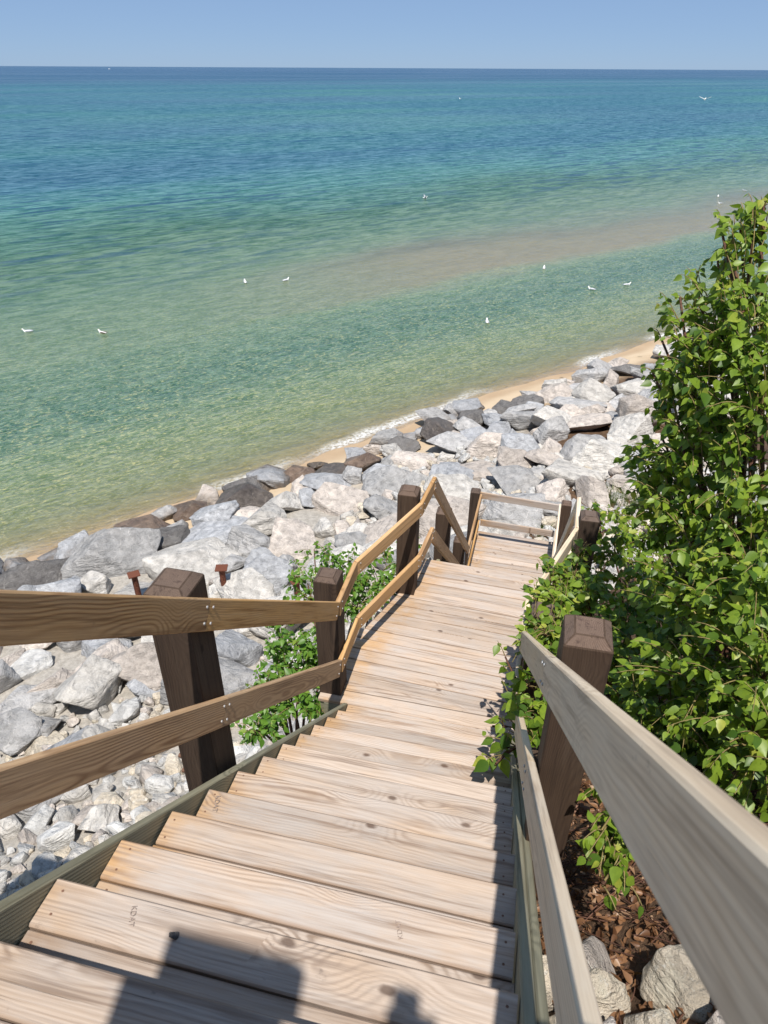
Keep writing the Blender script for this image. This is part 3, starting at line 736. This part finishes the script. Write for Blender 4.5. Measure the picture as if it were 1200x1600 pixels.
def neighbour_label(kind, u, v, z, default):
    x, y = to_px(u, v, z)
    near_ = sorted((k for k in KEY if len(k[5].split()) <= 10), key=lambda k: (k[0] - x) ** 2 + (k[1] - y) ** 2)[:7]
    for word in ('just ', ''):
        for k in near_[:3] if word else near_:
            dx, dy = x - k[0], y - k[1]
            w_ = ('left of' if dx < 0 else 'right of') if abs(dx) > abs(dy) * 1.3 else ('above' if dy < 0 else 'below')
            lab = kind + ' ' + word + w_ + ' the ' + k[5]
            if lab not in used_labels and len(lab.split()) <= 16:
                used_labels.add(lab); return lab
    return default
fill = 0
for _ in range(9000):
    if fill >= 232: break
    s_, d_ = random.uniform(-16, 34), random.uniform(-9.6, -.1)
    u, v = from_sd(s_, d_ + .9 * smooth(4, 20, s_))
    z = ground_z(u, v); r_ = random.choice((.34, .42, .5, .6, .72, .85))
    if under_stairs(u, v) or not in_frame(u, v, z) or not rocks_clear(u, v, r_, .62): continue
    if v < -1.5 and u < 9: continue
    if s_ > 17 and d_ > -1.4: continue
    if d_ > -1.2: mat = random.choice(('r_grey', 'r_dgrey', 'r_grey', 'r_blue', 'r_pink', 'r_blue'))
    else: mat = random.choice(('r_grey', 'r_blue', 'r_pink', 'r_pale', 'r_grey', 'r_pale', 'r_pink'))
    o = put_rock('boulder', random.choice(BOULDERS), u, v, r_ * random.uniform(.9, 1.3), r_ * random.uniform(.75, 1), r_ * random.uniform(.38, .66), mat, .2, 12)
    lab = 'filler boulder along the waterline of the revetment' if d_ > -1.2 else {'r_grey': 'grey', 'r_blue': 'blue grey', 'r_pink': 'pinkish', 'r_pale': 'pale'}[mat] + ' filler boulder wedged among the larger revetment stones'
    kind = ('small ' if r_ < .45 else '') + {'r_grey': 'grey', 'r_blue': 'blue grey', 'r_pink': 'pinkish', 'r_pale': 'pale', 'r_dark': 'dark wet', 'r_dgrey': 'dark grey'}[mat] + ' boulder'
    lab = neighbour_label(kind, u, v, z, lab)
    tag(o, lab, 'boulder', 'boulders of the shore revetment'); fill += 1

# small stones: the nearest are individuals, the rest one mass
small = []
def scatter(n, f, sizes, reject=.62, mats=('r_white', 'r_cream', 'r_pale', 'r_pale', 'r_white', 'r_pink')):
    k = 0
    for _ in range(n * 6):
        if k >= n: break
        u, v = f(); z = ground_z(u, v)
        if not in_frame(u, v, z, 320): continue
        r_ = random.choice(sizes)
        dup = 0
        for a, b, c in placed:
            if (u - a) ** 2 + (v - b) ** 2 < ((r_ + c) * reject) ** 2: dup = 1; break
        if dup: continue
        small.append((u, v, z, r_, random.choice(mats))); placed.append((u, v, r_)); k += 1
def near_left(): 
    s_, d_ = random.uniform(-16, -5), random.uniform(-14.9, -8.8); return from_sd(s_, d_)
def mid_left():
    s_, d_ = random.uniform(-14, 3), random.uniform(-12.5, -7.5); return from_sd(s_, d_)
def near_deck():
    return random.uniform(8.5, 20), random.uniform(-5, 4.5)
def right_side(): return random.uniform(.5, 1.36), random.uniform(-1.15, -.3)
scatter(34, right_side, (.07, .09, .1, .12), .5, ('r_pink', 'r_cream', 'r_pink', 'r_cream'))
scatter(1150, near_left, (.08, .1, .12, .14, .17), .5)
scatter(500, mid_left, (.09, .12, .15, .2))
scatter(900, near_deck, (.1, .13, .17, .2, .24), .5)
small.sort(key=lambda q: (0 if in_frame(q[0], q[1], q[2], 0) else 9) - q[3] / math.sqrt(q[0] ** 2 + q[1] ** 2 + q[2] ** 2))
NAMES = {'r_white': 'whitish', 'r_cream': 'cream', 'r_pale': 'pale grey', 'r_pink': 'pinkish'}
mass = {}
def rock_matrix(u, v, z, r_):
    return Matrix.Translation(W(u, v, z + r_ * .35)) @ Matrix.Rotation(random.uniform(0, 6.28), 4, 'Z') @ Matrix.Rotation(random.gauss(0, .4), 4, 'X') @ Matrix.Diagonal((r_ * random.uniform(1, 1.35), r_ * random.uniform(.8, 1.05), r_ * random.uniform(.6, .9), 1))
for i, (u, v, z, r_, mat) in enumerate(small):
    mw = rock_matrix(u, v, z, r_)
    blocky = v < -.25 and u < 3
    if blocky: mw = mw @ Matrix.Diagonal((.8, .95, 1.5, 1))
    if i < 290:
        o = link_copy('cobble', random.choice(BOULDERS if blocky else COBBLES), mw, None, M[mat])
        where = 'on the dry leaves right of the stairs' if v < -.25 and u < 3 else ('on the bank left of the upper flight' if u < 6.5 else 'lying between the boulders')
        tag(o, NAMES[mat] + ' cobble ' + where, 'stone', 'loose cobbles on the bank')
    else: mass.setdefault(mat, []).append(mw)
def joined(name, protos, mws, mat):
    vs_, fs = [], []
    data = [([v.co.copy() for v in m.vertices], [tuple(p.vertices) for p in m.polygons]) for m in protos]
    for mw in mws:
        vv, ff = random.choice(data); n = len(vs_)
        vs_ += [mw @ v for v in vv]; fs += [tuple(n + i for i in f) for f in ff]
    return mesh_obj(name, vs_, fs, mat, smooth_=True)
CHIPS = [rock_mesh(i + 90, 11, .3, 0, .05, 'chip') for i in range(8)]
for mat, mws in mass.items():
    for _ in range(1500):                                 # gravel between the stones
        u, v = random.choice((near_left, mid_left, near_deck, near_left))()
        z = ground_z(u, v)
        if in_frame(u, v, z, 320): mws.append(rock_matrix(u, v, z, random.uniform(.025, .075)))
    tag(joined('gravel', CHIPS, mws, M[mat]), NAMES[mat] + ' small stones and gravel filling the bank', 'gravel', kind='stuff')

# pebble on the second step
u, v, z = at_z(272, 1462, Z1)
o = link_copy('pebble', COBBLES[2], Matrix.Translation(W(u, v, Z1 + .006)) @ Matrix.Diagonal((.014, .012, .011, 1)), None, M['r_dgrey'])
tag(o, 'single small dark pebble lying on a step by the shadow corner', 'pebble')

# ------------------------------------------------------------------ rusty marker posts
def marker(px, py, lab, tilt, size=.165):
    u, v, z = at(px, py, .95); z -= .62
    r_ = empty('marker_post', W(u, v, z)); tag(r_, lab, 'marker post', 'rusty steel markers on the rocks')
    H = .62
    bm = bmesh.new(); bmesh.ops.create_cone(bm, cap_ends=True, segments=12, radius1=.065, radius2=.065, depth=H + .8)
    m = bpy.data.meshes.new('pipe'); bm.to_mesh(m); bm.free(); m.materials.append(M['rust'])
    link_copy('pipe', m, Matrix.Translation(W(u, v, z + (H - .8) / 2)), r_)
    bm = bmesh.new(); bmesh.ops.create_cube(bm, size=1); bmesh.ops.bevel(bm, geom=bm.edges[:], offset=.03, segments=1, affect='EDGES')
    m = bpy.data.meshes.new('cap_plate'); bm.to_mesh(m); bm.free(); m.materials.append(M['rust'])
    link_copy('cap_plate', m, Matrix.Translation(W(u, v, z + H + .01)) @ Matrix.Rotation(R(YAW + tilt), 4, 'Z') @ Matrix.Diagonal((size * 1.55, size * 1.4, .025, 1)), r_)
marker(209, 898, 'left rusty steel marker with a square cap plate behind the first post', 28)
marker(346, 888, 'middle rusty steel marker standing clear right of the first post', 4)
marker(463, 908, 'right dark rusty marker half hidden by the shrub', 30)
# bolt ends that hold the posts to the stringers
bm = bmesh.new(); bmesh.ops.create_cone(bm, cap_ends=True, segments=10, radius1=.012, radius2=.012, depth=.09)
bmesh.ops.create_cone(bm, cap_ends=True, segments=6, radius1=.022, radius2=.022, depth=.018, matrix=Matrix.Translation((0, 0, .01)))
bolt_end = bpy.data.meshes.new('bolt_end'); bm.to_mesh(bolt_end); bm.free(); bolt_end.materials.append(M['hole'])
for root, px, py, v_ in ((left, 285, 1196, 1.228 + po + PS / 2 + .03), (left, 289, 1222, 1.228 + po + PS / 2 + .03), (right, 903, 1352, -.166 - po - .085 - .03), (right, 905, 1380, -.166 - po - .085 - .03)):
    a, b, c = ray(px, py); t = v_ / b
    ps_ = min((o for o in root.children if o.name.split('.')[0] == 'post'), key=lambda o: abs(o.matrix_world.translation.y - 2.0))
    link_copy('bolt_end', bolt_end, Matrix.Translation(W(ps_.matrix_world.translation.y, v_, c * t)) @ Matrix.Rotation(R(90 if v_ < 0 else -90), 4, 'Y'), ps_)

# ------------------------------------------------------------------ plants
def leaf_mesh(name, mat, w=.82, fold=.18, pts=7):
    """Ovate leaf, 1 long from stalk to tip along x, folded at the midrib, with a stalk."""
    prof = [(0, 0), (.08, .26), (.25, .40), (.45, .37), (.65, .25), (.84, .10), (1.0, 0)]
    vs_ = [(x, 0, -.10 * x * x) for x, y in prof]
    l = [(x, y * w, -.10 * x * x + fold * y) for x, y in prof[1:-1]]; r_ = [(x, -y * w, -.10 * x * x + fold * y) for x, y in prof[1:-1]]
    n = len(prof); vs_ += l + r_; k = len(l); fs = []
    for side, off in ((0, n), (1, n + k)):
        f = [(0, 1, off)] + [(i + 1, i + 2, off + i + 1, off + i) for i in range(k - 1)] + [(n - 2, n - 1, off + k - 1)]
        fs += [t[::-1] if side == 0 else t for t in f]
    m = bpy.data.meshes.new(name); m.from_pydata(vs_, [], fs); m.materials.append(mat)
    m.polygons.foreach_set('use_smooth', [True] * len(m.polygons)); m.update(); return m
def tubes(paths):
    vs_, fs = [], []
    for pts, r0, r1 in paths:
        n0 = len(vs_); n = len(pts)
        for i, p in enumerate(pts):
            d_ = (pts[min(i + 1, n - 1)] - pts[max(i - 1, 0)]).normalized(); a = d_.orthogonal().normalized(); b = d_.cross(a); r_ = lerp(r0, r1, i / (n - 1))
            for k in range(4): vs_.append(p + a * (r_ * math.cos(k * math.pi / 2)) + b * (r_ * math.sin(k * math.pi / 2)))
        for i in range(n - 1):
            for k in range(4): fs.append((n0 + i * 4 + k, n0 + i * 4 + (k + 1) % 4, n0 + i * 4 + 4 + (k + 1) % 4, n0 + i * 4 + 4 + k))
    return vs_, fs
def bez(a, b, c, n): return [a * (1 - t) ** 2 + b * 2 * t * (1 - t) + c * t * t for t in [i / n for i in range(n + 1)]]
def pr(px, py, rng):
    a, b, c = ray(px, py); return W(a * rng, b * rng, c * rng)
def plant(name, lab, cat, bases, clouds, leaf_m, leaf_size, mat, group=None, stems=4, droop=.5, seed=1, individual=300, sparse=1.0, avoid=None):
    """bases: ground points of stems; clouds: (centre, radius vector, twigs). Twigs run through clouds and carry leaves."""
    rg = random.Random(seed); root = tag(empty(name, bases[0]), lab, cat, group)
    leaves, twigs, stem_paths = [], [], []
    for cen, rad, nt in clouds:
        base = min(bases, key=lambda p: (p - cen).length)
        core = cen - Vector((0, 0, rad.z * .35))
        mid = base.lerp(core, .55) + Vector((rg.uniform(-.15, .15), rg.uniform(-.15, .15), (core - base).length * .16))
        sp_ = bez(base, mid, core, 8); stem_paths.append((sp_, .018 + .006 * rad.length, .007))
        for _ in range(nt):
            d_ = Vector((rg.gauss(0, 1), rg.gauss(0, 1), rg.gauss(0.15, 1))).normalized()
            k = rg.uniform(.55, 1.05)
            end = cen + Vector((d_.x * rad.x, d_.y * rad.y, d_.z * rad.z)) * k
            st = sp_[-1 - rg.randrange(0, 3)].lerp(end, rg.uniform(.0, .35))
            L = (end - st).length
            ctrl = st.lerp(end, .5) + Vector((rg.uniform(-.1, .1), rg.uniform(-.1, .1), .22)) * L
            end = end - Vector((0, 0, droop * .18 * L))
            path = bez(st, ctrl, end, 7); twigs.append((path, .0045, .0015))
            nl = max(3, int(L / (leaf_size * .46) * sparse))
            for i in range(nl):
                t = (i + rg.random()) / nl * .88 + .12
                q = min(6, int(t * 7)); p = path[q].lerp(path[q + 1], t * 7 - q); ax = (path[q + 1] - path[q]).normalized()
                out = Vector((rg.gauss(0, 1), rg.gauss(0, 1), rg.gauss(-.1, .6))).normalized()
                dr = (out + ax * .5 + Vector((0, 0, -droop * rg.uniform(.5, 1.6)))).normalized()
                nn = Vector((rg.gauss(0, .55), rg.gauss(-.25, .55), 1)).normalized()
                y = nn.cross(dr)
                if y.length < .05: continue
                y.normalize(); zz = dr.cross(y)
                sz = leaf_size * rg.choice((rg.uniform(.4, .8), rg.uniform(.7, 1.1), rg.uniform(.9, 1.3))) * (1 if t < .85 else .7)
                mw = Matrix((dr * sz, y * sz, zz * sz)).transposed().to_4x4(); mw.translation = p + dr * sz * .22
                c_ = mw.translation
                if avoid and avoid(c_): continue
                leaves.append((mw, rg.random()))
    for sp_ in stem_paths:
        vs_, fs = tubes([sp_]); mesh_obj('stem', vs_, fs, M['twig'], root, True)
    vs_, fs = tubes(twigs); tw = mesh_obj('twigs', vs_, fs, M['stem'], root, True); tw['kind'] = 'stuff'
    cp = W(0, 0, 0)
    def vis(mw):
        p = mw.translation
        a = in_frame(p.y, -p.x, p.z + WATER, 0)
        return (0 if a else 1, (p - cp).length / mw.col[0].length)
    leaves.sort(key=lambda q: vis(q[0]))
    for mw, t in leaves[:individual]: link_copy('leaf', leaf_m, mw, root)
    lv = [v.co.copy() for v in leaf_m.vertices]; lf = [tuple(p.vertices) for p in leaf_m.polygons]
    vs_, fs, tone = [], [], []
    for mw, t in leaves[individual:]:
        n = len(vs_); vs_ += [mw @ v for v in lv]; fs += [tuple(n + i for i in f) for f in lf]; tone += [t] * len(lv)
    o = mesh_obj('foliage', vs_, fs, mat, root, True); o['kind'] = 'stuff'
    at_ = o.data.attributes.new('tone', 'FLOAT', 'POINT'); at_.data.foreach_set('value', tone)
    return root
LEAF = leaf_mesh('leaf', M['leaf']); LEAF_L = leaf_mesh('leaf_left', M['leaf_left'], .72)
def gp(u, v): return W(u, v, ground_z(u, v) - .05)
def V3(x, y, z): return Vector((x, y, z))
def off_stairs(p):
    u, v, z = p.y, -p.x, p.z + WATER
    if u < 3.9: return v > -.30 and z < nose_z(u) + 1.3
    return v > rail_right_v(min(u, 5.9)) + (.16 if z > ZL + .35 else -.08)
# tall birch on the right
clouds = []
for px, py, rng, rx, rz, n in ((1198, 300, 4.4, .05, .12, 3), (1065, 455, 4.5, .16, .1, 3), (1035, 520, 4.6, .16, .1, 3), (1030, 610, 4.6, .16, .1, 3), (1000, 690, 4.7, .14, .1, 3), (1130, 340, 4.5, .08, .14, 3), (1160, 345, 4.5, .1, .12, 4), (1192, 318, 4.4, .06, .14, 3), (1125, 385, 4.5, .12, .14, 4), (1090, 430, 4.5, .14, .12, 5), (1185, 345, 4.3, .16, .28, 7), (1150, 380, 4.3, .15, .2, 7), (1125, 470, 4.2, .26, .28, 18), (1190, 470, 4.0, .3, .35, 20), (1110, 560, 4.1, .32, .32, 26), (1075, 500, 4.3, .2, .2, 12), (1055, 590, 4.3, .22, .26, 16), (1020, 570, 4.5, .1, .1, 3), (1040, 660, 4.4, .24, .28, 18), (1010, 720, 4.6, .22, .16, 12), (1030, 780, 4.5, .28, .26, 20), (1000, 760, 5.0, .16, .12, 8), (1200, 600, 3.9, .38, .4, 34),
                              (1090, 670, 4.1, .34, .34, 26), (1170, 730, 3.9, .4, .4, 36), (1060, 770, 4.2, .26, .28, 17), (1110, 830, 4.1, .42, .36, 34), (1200, 860, 3.7, .42, .4, 36),
                              (1060, 900, 4.3, .4, .32, 30), (1150, 960, 3.9, .45, .36, 36), (1150, 1200, 3.9, .45, .32, 34), (1080, 1190, 4.4, .4, .3, 26), (1130, 1060, 4.3, .45, .4, 34), (1220, 1010, 3.5, .4, .38, 34), (1090, 1040, 3.9, .4, .3, 28), (1190, 1130, 3.5, .4, .34, 32), (1250, 1180, 3.2, .35, .3, 20), (1040, 720, 4.4, .2, .2, 8)):
    clouds.append((pr(px, py, rng), V3(rx, rx * 1.2, rz), n))
plant('birch_sapling', 'tall leafy birch filling the right edge beside the stairs', 'tree', [gp(3.4, -1.15), gp(3.7, -1.5), gp(3.1, -1.35)], clouds, LEAF, .066, M['leaf'], droop=.75, seed=3, avoid=off_stairs, sparse=1.4)
# shrub below it, right of the landing
clouds = []
for px, py, rng, rx, rz, n in ((960, 850, 6.6, .36, .3, 26), (1010, 900, 6.2, .42, .34, 34), (930, 905, 6.3, .3, .24, 26), (900, 935, 6.0, .26, .22, 24), (990, 960, 5.6, .42, .34, 36), (900, 985, 5.5, .2, .22, 18), (960, 1020, 5.2, .42, .36, 36),
                              (1040, 1040, 5.0, .44, .36, 36), (1000, 1110, 4.5, .36, .32, 28), (1060, 960, 5.6, .5, .4, 40), (1100, 1000, 5.2, .5, .4, 36), (885, 895, 6.2, .2, .16, 16), (860, 940, 5.3, .15, .14, 14), (875, 975, 5.0, .14, .16, 14), (850, 985, 4.9, .1, .12, 9), (880, 1030, 4.7, .14, .16, 12), (920, 920, 5.6, .2, .2, 18), (940, 800, 7.6, .3, .16, 10), (1010, 820, 6.9, .4, .26, 20), (1080, 1130, 4.6, .4, .34, 26)):
    clouds.append((pr(px, py, rng), V3(rx, rx * 1.2, rz), n))
plant('leafy_shrub', 'dense green shrub pressing against the right rail of the landing', 'shrub', [gp(4.6, -.95), gp(5.3, -1.2), gp(5.8, -1.1)], clouds, LEAF, .078, M['leaf'], droop=.6, seed=5, avoid=off_stairs, sparse=1.25)
# sprays reaching through the right rail on to the steps
clouds = []
for px, py, rng, rx, rz, n in ((800, 1085, 4.9, .14, .16, 6), (790, 1160, 4.4, .15, .14, 6), (830, 1060, 4.8, .13, .2, 8), (860, 1090, 4.5, .12, .2, 8), (830, 1130, 4.3, .1, .14, 8), (815, 1110, 4.5, .12, .16, 9), (770, 1130, 4.6, .12, .08, 4), (845, 1010, 4.9, .1, .12, 8), (860, 960, 5.2, .12, .14, 10), (875, 920, 5.6, .12, .12, 10), (850, 990, 5.0, .1, .1, 8), (895, 900, 5.9, .14, .12, 10), (835, 960, 5.2, .13, .13, 12), (832, 925, 5.5, .1, .1, 8), (850, 890, 5.8, .14, .13, 12), (824, 1000, 5.0, .09, .1, 8), (848, 935, 5.4, .14, .14, 14), (870, 870, 6.0, .13, .1, 9), (905, 860, 6.2, .16, .12, 10), (790, 1020, 5.1, .12, .1, 3), (840, 930, 5.8, .16, .12, 5), (775, 1190, 4.2, .12, .06, 3)):
    clouds.append((pr(px, py, rng), V3(rx, rx * 1.2, rz), n))
plant('leafy_spray', 'thin leafy sprays growing through the right rail over the steps', 'shrub', [gp(4.1, -.6), gp(3.6, -.55)], clouds, LEAF, .088, M['leaf'], droop=.5, seed=8, sparse=.85)
clouds = [(pr(940, 1290, 2.75), V3(.13, .16, .16), 8), (pr(925, 1330, 2.7), V3(.08, .1, .14), 5), (pr(960, 1350, 2.75), V3(.1, .12, .1), 4), (pr(950, 1250, 2.9), V3(.14, .16, .1), 6), (pr(985, 1310, 2.8), V3(.12, .12, .14), 6), (pr(945, 1370, 2.65), V3(.08, .1, .14), 5), (pr(975, 1360, 2.75), V3(.1, .1, .12), 5)]
plant('leafy_spray', 'drooping leafy twigs behind the right post above the dry litter', 'shrub', [gp(2.6, -.9)], clouds, LEAF, .055, M['leaf'], droop=1.1, seed=9, sparse=.9)
# shrub left of the landing
clouds = []
for px, py, rng, rx, rz, n in ((490, 845, 8.0, .3, .34, 5), (480, 900, 7.6, .3, .3, 14), (545, 880, 7.8, .38, .3, 20), (600, 880, 8.0, .34, .26, 18), (640, 850, 8.4, .2, .16, 6), (560, 930, 7.4, .4, .3, 24), (620, 905, 7.7, .25, .2, 14), (440, 1010, 6.9, .26, .3, 24), (410, 1070, 6.4, .2, .22, 14), (400, 1135, 6.1, .2, .14, 12), (435, 960, 7.2, .2, .2, 12), (515, 1020, 6.9, .22, .25, 16), (520, 860, 7.9, .24, .3, 8),
                              (480, 1010, 6.9, .28, .3, 26), (450, 1070, 6.5, .3, .28, 26), (420, 1120, 6.2, .26, .2, 20), (490, 1090, 6.3, .24, .26, 20), (510, 960, 7.1, .3, .26, 18)):
    clouds.append((pr(px, py, rng), V3(rx, rx * 1.1, rz), n))
def off_left(p):
    u, v, z = p.y, -p.x, p.z + WATER
    return v < rail_left_v(min(u, 5.9)) + .16 and u < 6.2
plant('leafy_shrub', 'bright green shrub behind the second left post beside the landing', 'shrub', [gp(4.9, 1.75), gp(4.3, 1.85), gp(5.5, 1.7)], clouds, LEAF_L, .07, M['leaf_left'], droop=.6, seed=11, avoid=off_left, sparse=1.6)

# dry leaves and twigs right of the upper flight
def litter():
    rg = random.Random(4); vs_, fs, tone = [], [], []
    lm = leaf_mesh('dry', M['dry_leaf']); lv = [v.co.copy() for v in lm.vertices]; lf = [tuple(p.vertices) for p in lm.polygons]
    for _ in range(5200):
        u, v = rg.uniform(.9, 3.2), rg.uniform(-2.2, -.26); z = ground_z(u, v) + rg.uniform(.0, .05); sz = rg.uniform(.02, .06)
        mw = Matrix.Translation(W(u, v, z)) @ Matrix.Rotation(rg.uniform(0, 6.28), 4, 'Z') @ Matrix.Rotation(rg.gauss(.4, .6), 4, 'X') @ Matrix.Rotation(rg.gauss(0, .5), 4, 'Y') @ Matrix.Diagonal((sz, sz * .8, sz * 2, 1))
        n = len(vs_); vs_ += [mw @ q for q in lv]; fs += [tuple(n + i for i in f) for f in lf]; tone += [rg.random() ** 1.6] * len(lv)
    o = mesh_obj('leaf_litter', vs_, fs, M['dry_leaf'], None, True); o['kind'] = 'stuff'
    a = o.data.attributes.new('tone', 'FLOAT', 'POINT'); a.data.foreach_set('value', tone)
    tag(o, 'brown dry leaves lying on the soil right of the steps', 'dry leaves', kind='stuff')
    paths = []
    for _ in range(330):
        u, v = rg.uniform(.95, 3.2), rg.uniform(-1.9, -.3); a = rg.uniform(0, 6.28); L = rg.uniform(.12, .5)
        p0 = W(u, v, ground_z(u, v) + .03); u2, v2 = u + L * math.cos(a), v + L * math.sin(a)
        p1 = W(u2, min(v2, -.27), ground_z(u2, v2) + .04); paths.append((bez(p0, p0.lerp(p1, .5) + V3(rg.uniform(-.06, .06), rg.uniform(-.06, .06), .05), p1, 6), .0035, .0015))
    vs_, fs = tubes(paths); tag(mesh_obj('fallen_twigs', vs_, fs, M['twig'], None, True), 'thin brown twigs tangled over the dry leaves', 'twigs', kind='stuff')
litter()

def tuft(px, py, lab, n=70, hgt=.3, spread=.16):
    u, v, z = at(px, py); rg = random.Random(int(px)); vs_, fs, tone = [], [], []
    for _ in range(n):
        a, r_ = rg.uniform(0, 6.28), spread * math.sqrt(rg.random()); p = W(u + r_ * math.cos(a), v + r_ * math.sin(a), 0); p.z = ground_z(p.y, -p.x) - WATER - .02
        h = hgt * rg.uniform(.5, 1.1); le = V3(rg.gauss(0, .4), rg.gauss(0, .4), 0) * h; w = V3(math.cos(a), math.sin(a), 0) * .006
        q1 = p + V3(0, 0, h * .6) + le * .35; q2 = p + V3(0, 0, h) + le; k = len(vs_)
        vs_ += [p - w, p + w, q1 + w * .8, q1 - w * .8, q2]; fs += [(k, k + 1, k + 2, k + 3), (k + 3, k + 2, k + 4)]; tone += [rg.random()] * 5
    o = mesh_obj('grass_tuft', vs_, fs, M['grass']); a_ = o.data.attributes.new('tone', 'FLOAT', 'POINT'); a_.data.foreach_set('value', tone)
    tag(o, lab, 'grass tuft')
tuft(850, 838, 'dry grass tuft behind the right end of the deck barrier', 90, .35, .25)
tuft(770, 852, 'small grass tuft at the left foot of the lower deck', 40, .2, .15)
tuft(955, 785, 'feathery grass tuft between the far right post and the shrub', 160, .5, .4)
tuft(985, 795, 'green grass tuft tucked against the shrub below the pale boulder', 160, .5, .4)
tuft(925, 775, 'thin grass tuft above the far right post', 80, .35, .3)

# ------------------------------------------------------------------ gulls
def loft(rings, seg=10):
    vs_, fs = [], []
    for x, z, ry, rz in rings:
        for k in range(seg):
            a = 2 * math.pi * k / seg; vs_.append((x, ry * math.cos(a), z + rz * math.sin(a)))
    for i in range(len(rings) - 1):
        for k in range(seg): fs.append((i * seg + k, i * seg + (k + 1) % seg, (i + 1) * seg + (k + 1) % seg, (i + 1) * seg + k))
    fs.append(tuple(range(seg - 1, -1, -1))); n = (len(rings) - 1) * seg; fs.append(tuple(range(n, n + seg))); return vs_, fs
BODY = loft([(-.25, .075, .02, .006), (-.19, .07, .04, .02), (-.10, .05, .075, .055), (0, .04, .092, .075), (.10, .05, .08, .07), (.15, .085, .052, .058), (.175, .13, .038, .045), (.19, .165, .036, .038), (.215, .172, .033, .032), (.235, .168, .02, .02), (.243, .166, .008, .008)])
BILL = loft([(.235, .166, .012, .012), (.26, .16, .008, .01), (.283, .152, .002, .003)], 6)
def shell(sgn):
    return loft([(-.29, .085, .006, .004), (-.2, .085, .022, .022), (-.08, .075, .03, .045), (.03, .07, .026, .048), (.09, .07, .008, .02)], 8)
gull_data = {}
def gull(px, py, lab, yaw, mats=('white', 'wing'), flying=False, z=None):
    u, v, zz = at_z(px, py, WATER) if z is None else z
    root = empty('gull', W(u, v, zz)); tag(root, lab, 'gull', 'gulls on the lake')
    T = Matrix.Translation(W(u, v, zz - (0 if flying else .05))) @ Matrix.Rotation(R(yaw), 4, 'Z') @ Matrix.Scale(1.05, 4)
    def child(nm, vf, mat, mw):
        key = (nm, mat)
        if key not in gull_data:
            m = bpy.data.meshes.new(nm); m.from_pydata(vf[0], [], vf[1]); m.materials.append(M[mat]); m.polygons.foreach_set('use_smooth', [True] * len(m.polygons)); gull_data[key] = m
        link_copy(nm, gull_data[key], mw, root)
    child('body', BODY, mats[0], T)
    child('bill', BILL, 'bill', T)
    for sg in (1, -1):
        if flying:
            w = loft([(-.05, 0, .004, .004), (0, .0, .30, .012), (.09, 0, .22, .006)], 8)
            vs_ = [(x, sg * (.06 + abs(y) * 1.6), .09 + abs(y) * .55) for x, y, z_ in ((.08, 0, 0), (-.09, 0, 0), (-.06, .17, 0), (.10, .17, 0), (.02, .36, 0), (-.04, .34, 0))]
            vs_ += [(x, y, q - .012) for x, y, q in vs_]
            fs = [(0, 1, 2, 3), (3, 2, 5, 4), (6, 9, 8, 7), (9, 10, 11, 8), (0, 3, 9, 6), (3, 4, 10, 9), (4, 5, 11, 10), (5, 2, 8, 11), (2, 1, 7, 8), (1, 0, 6, 7)]
            child('wing_up_l' if sg > 0 else 'wing_up_r', (vs_, fs), mats[1], T)
        else: child('wing', shell(sg), mats[1], T @ Matrix.Translation((0, sg * .068, .0)))
    for c in root.children:
        if c.name.startswith('wing_up'): c.name = 'wing'
gull(43, 518, 'white gull floating nearest the left edge', 200)
gull(160, 520, 'gull with dark brown wings, second from the left edge', 170, ('white', 'brown_feather'))
gull(383, 441, 'white gull facing right on the pale bar, left one of a pair', 120)
gull(447, 438, 'small white gull right of its pair on the pale bar', 60)
gull(664, 310, 'white gull alone on the blue water in mid view', 20, ('white', 'wing'), True)
gull(850, 419, 'white gull floating on the sand bar above the shrub tip', 90)
gull(924, 452, 'white gull at the edge of the green trough, left of its neighbour', 150)
gull(980, 445, 'white gull at the edge of the green trough nearest the birch', 30)
gull(761, 503, 'white gull swimming nearest to the boulders', 100)
gull(1122, 307, 'white gull beside the birch top, upper of two close together', 80)
gull(1125, 318, 'white gull beside the birch top, lower of two close together', 190)
gull(1163, 298, 'grey gull just left of the topmost birch leaves', 140, ('wing', 'wing'))
a, b, c = ray(1101, 156); gull(0, 0, 'white gull flying low over the far water at right', 60, ('white', 'white'), True, (a * 95, b * 95, c * 95))
a, b, c = ray(719, 155); gull(0, 0, 'tiny distant white gull near the middle of the far water', 30, ('white', 'white'), True, (a * 190, b * 190, c * 190))

# distant boat
a, b, c = ray(170, 104.5); t = 4200 / math.hypot(a, b); bu, bv = a * t, b * t
bt = tag(empty('motor_boat', W(bu, bv, WATER)), 'tiny white boat on the horizon at far left', 'boat')
hv, hf = loft([(-8, 1.2, 2.2, 1.2), (0, 1.2, 2.4, 1.3), (6, 1.4, 1.6, 1.2), (9, 1.9, .2, .5)], 10)
T = Matrix.Translation(W(bu, bv, WATER)) @ Matrix.Rotation(R(20), 4, 'Z') @ Matrix.Scale(.6, 4)
mesh_obj('hull', [T @ Vector(p) for p in hv], hf, M['boat'], bt)
cv, cf = loft([(-4, 3.2, 1.6, 1.0), (2, 3.2, 1.5, 1.0), (3.5, 2.8, 1.2, .5)], 8)
mesh_obj('cabin', [T @ Vector(p) for p in cv], cf, M['boat'], bt)
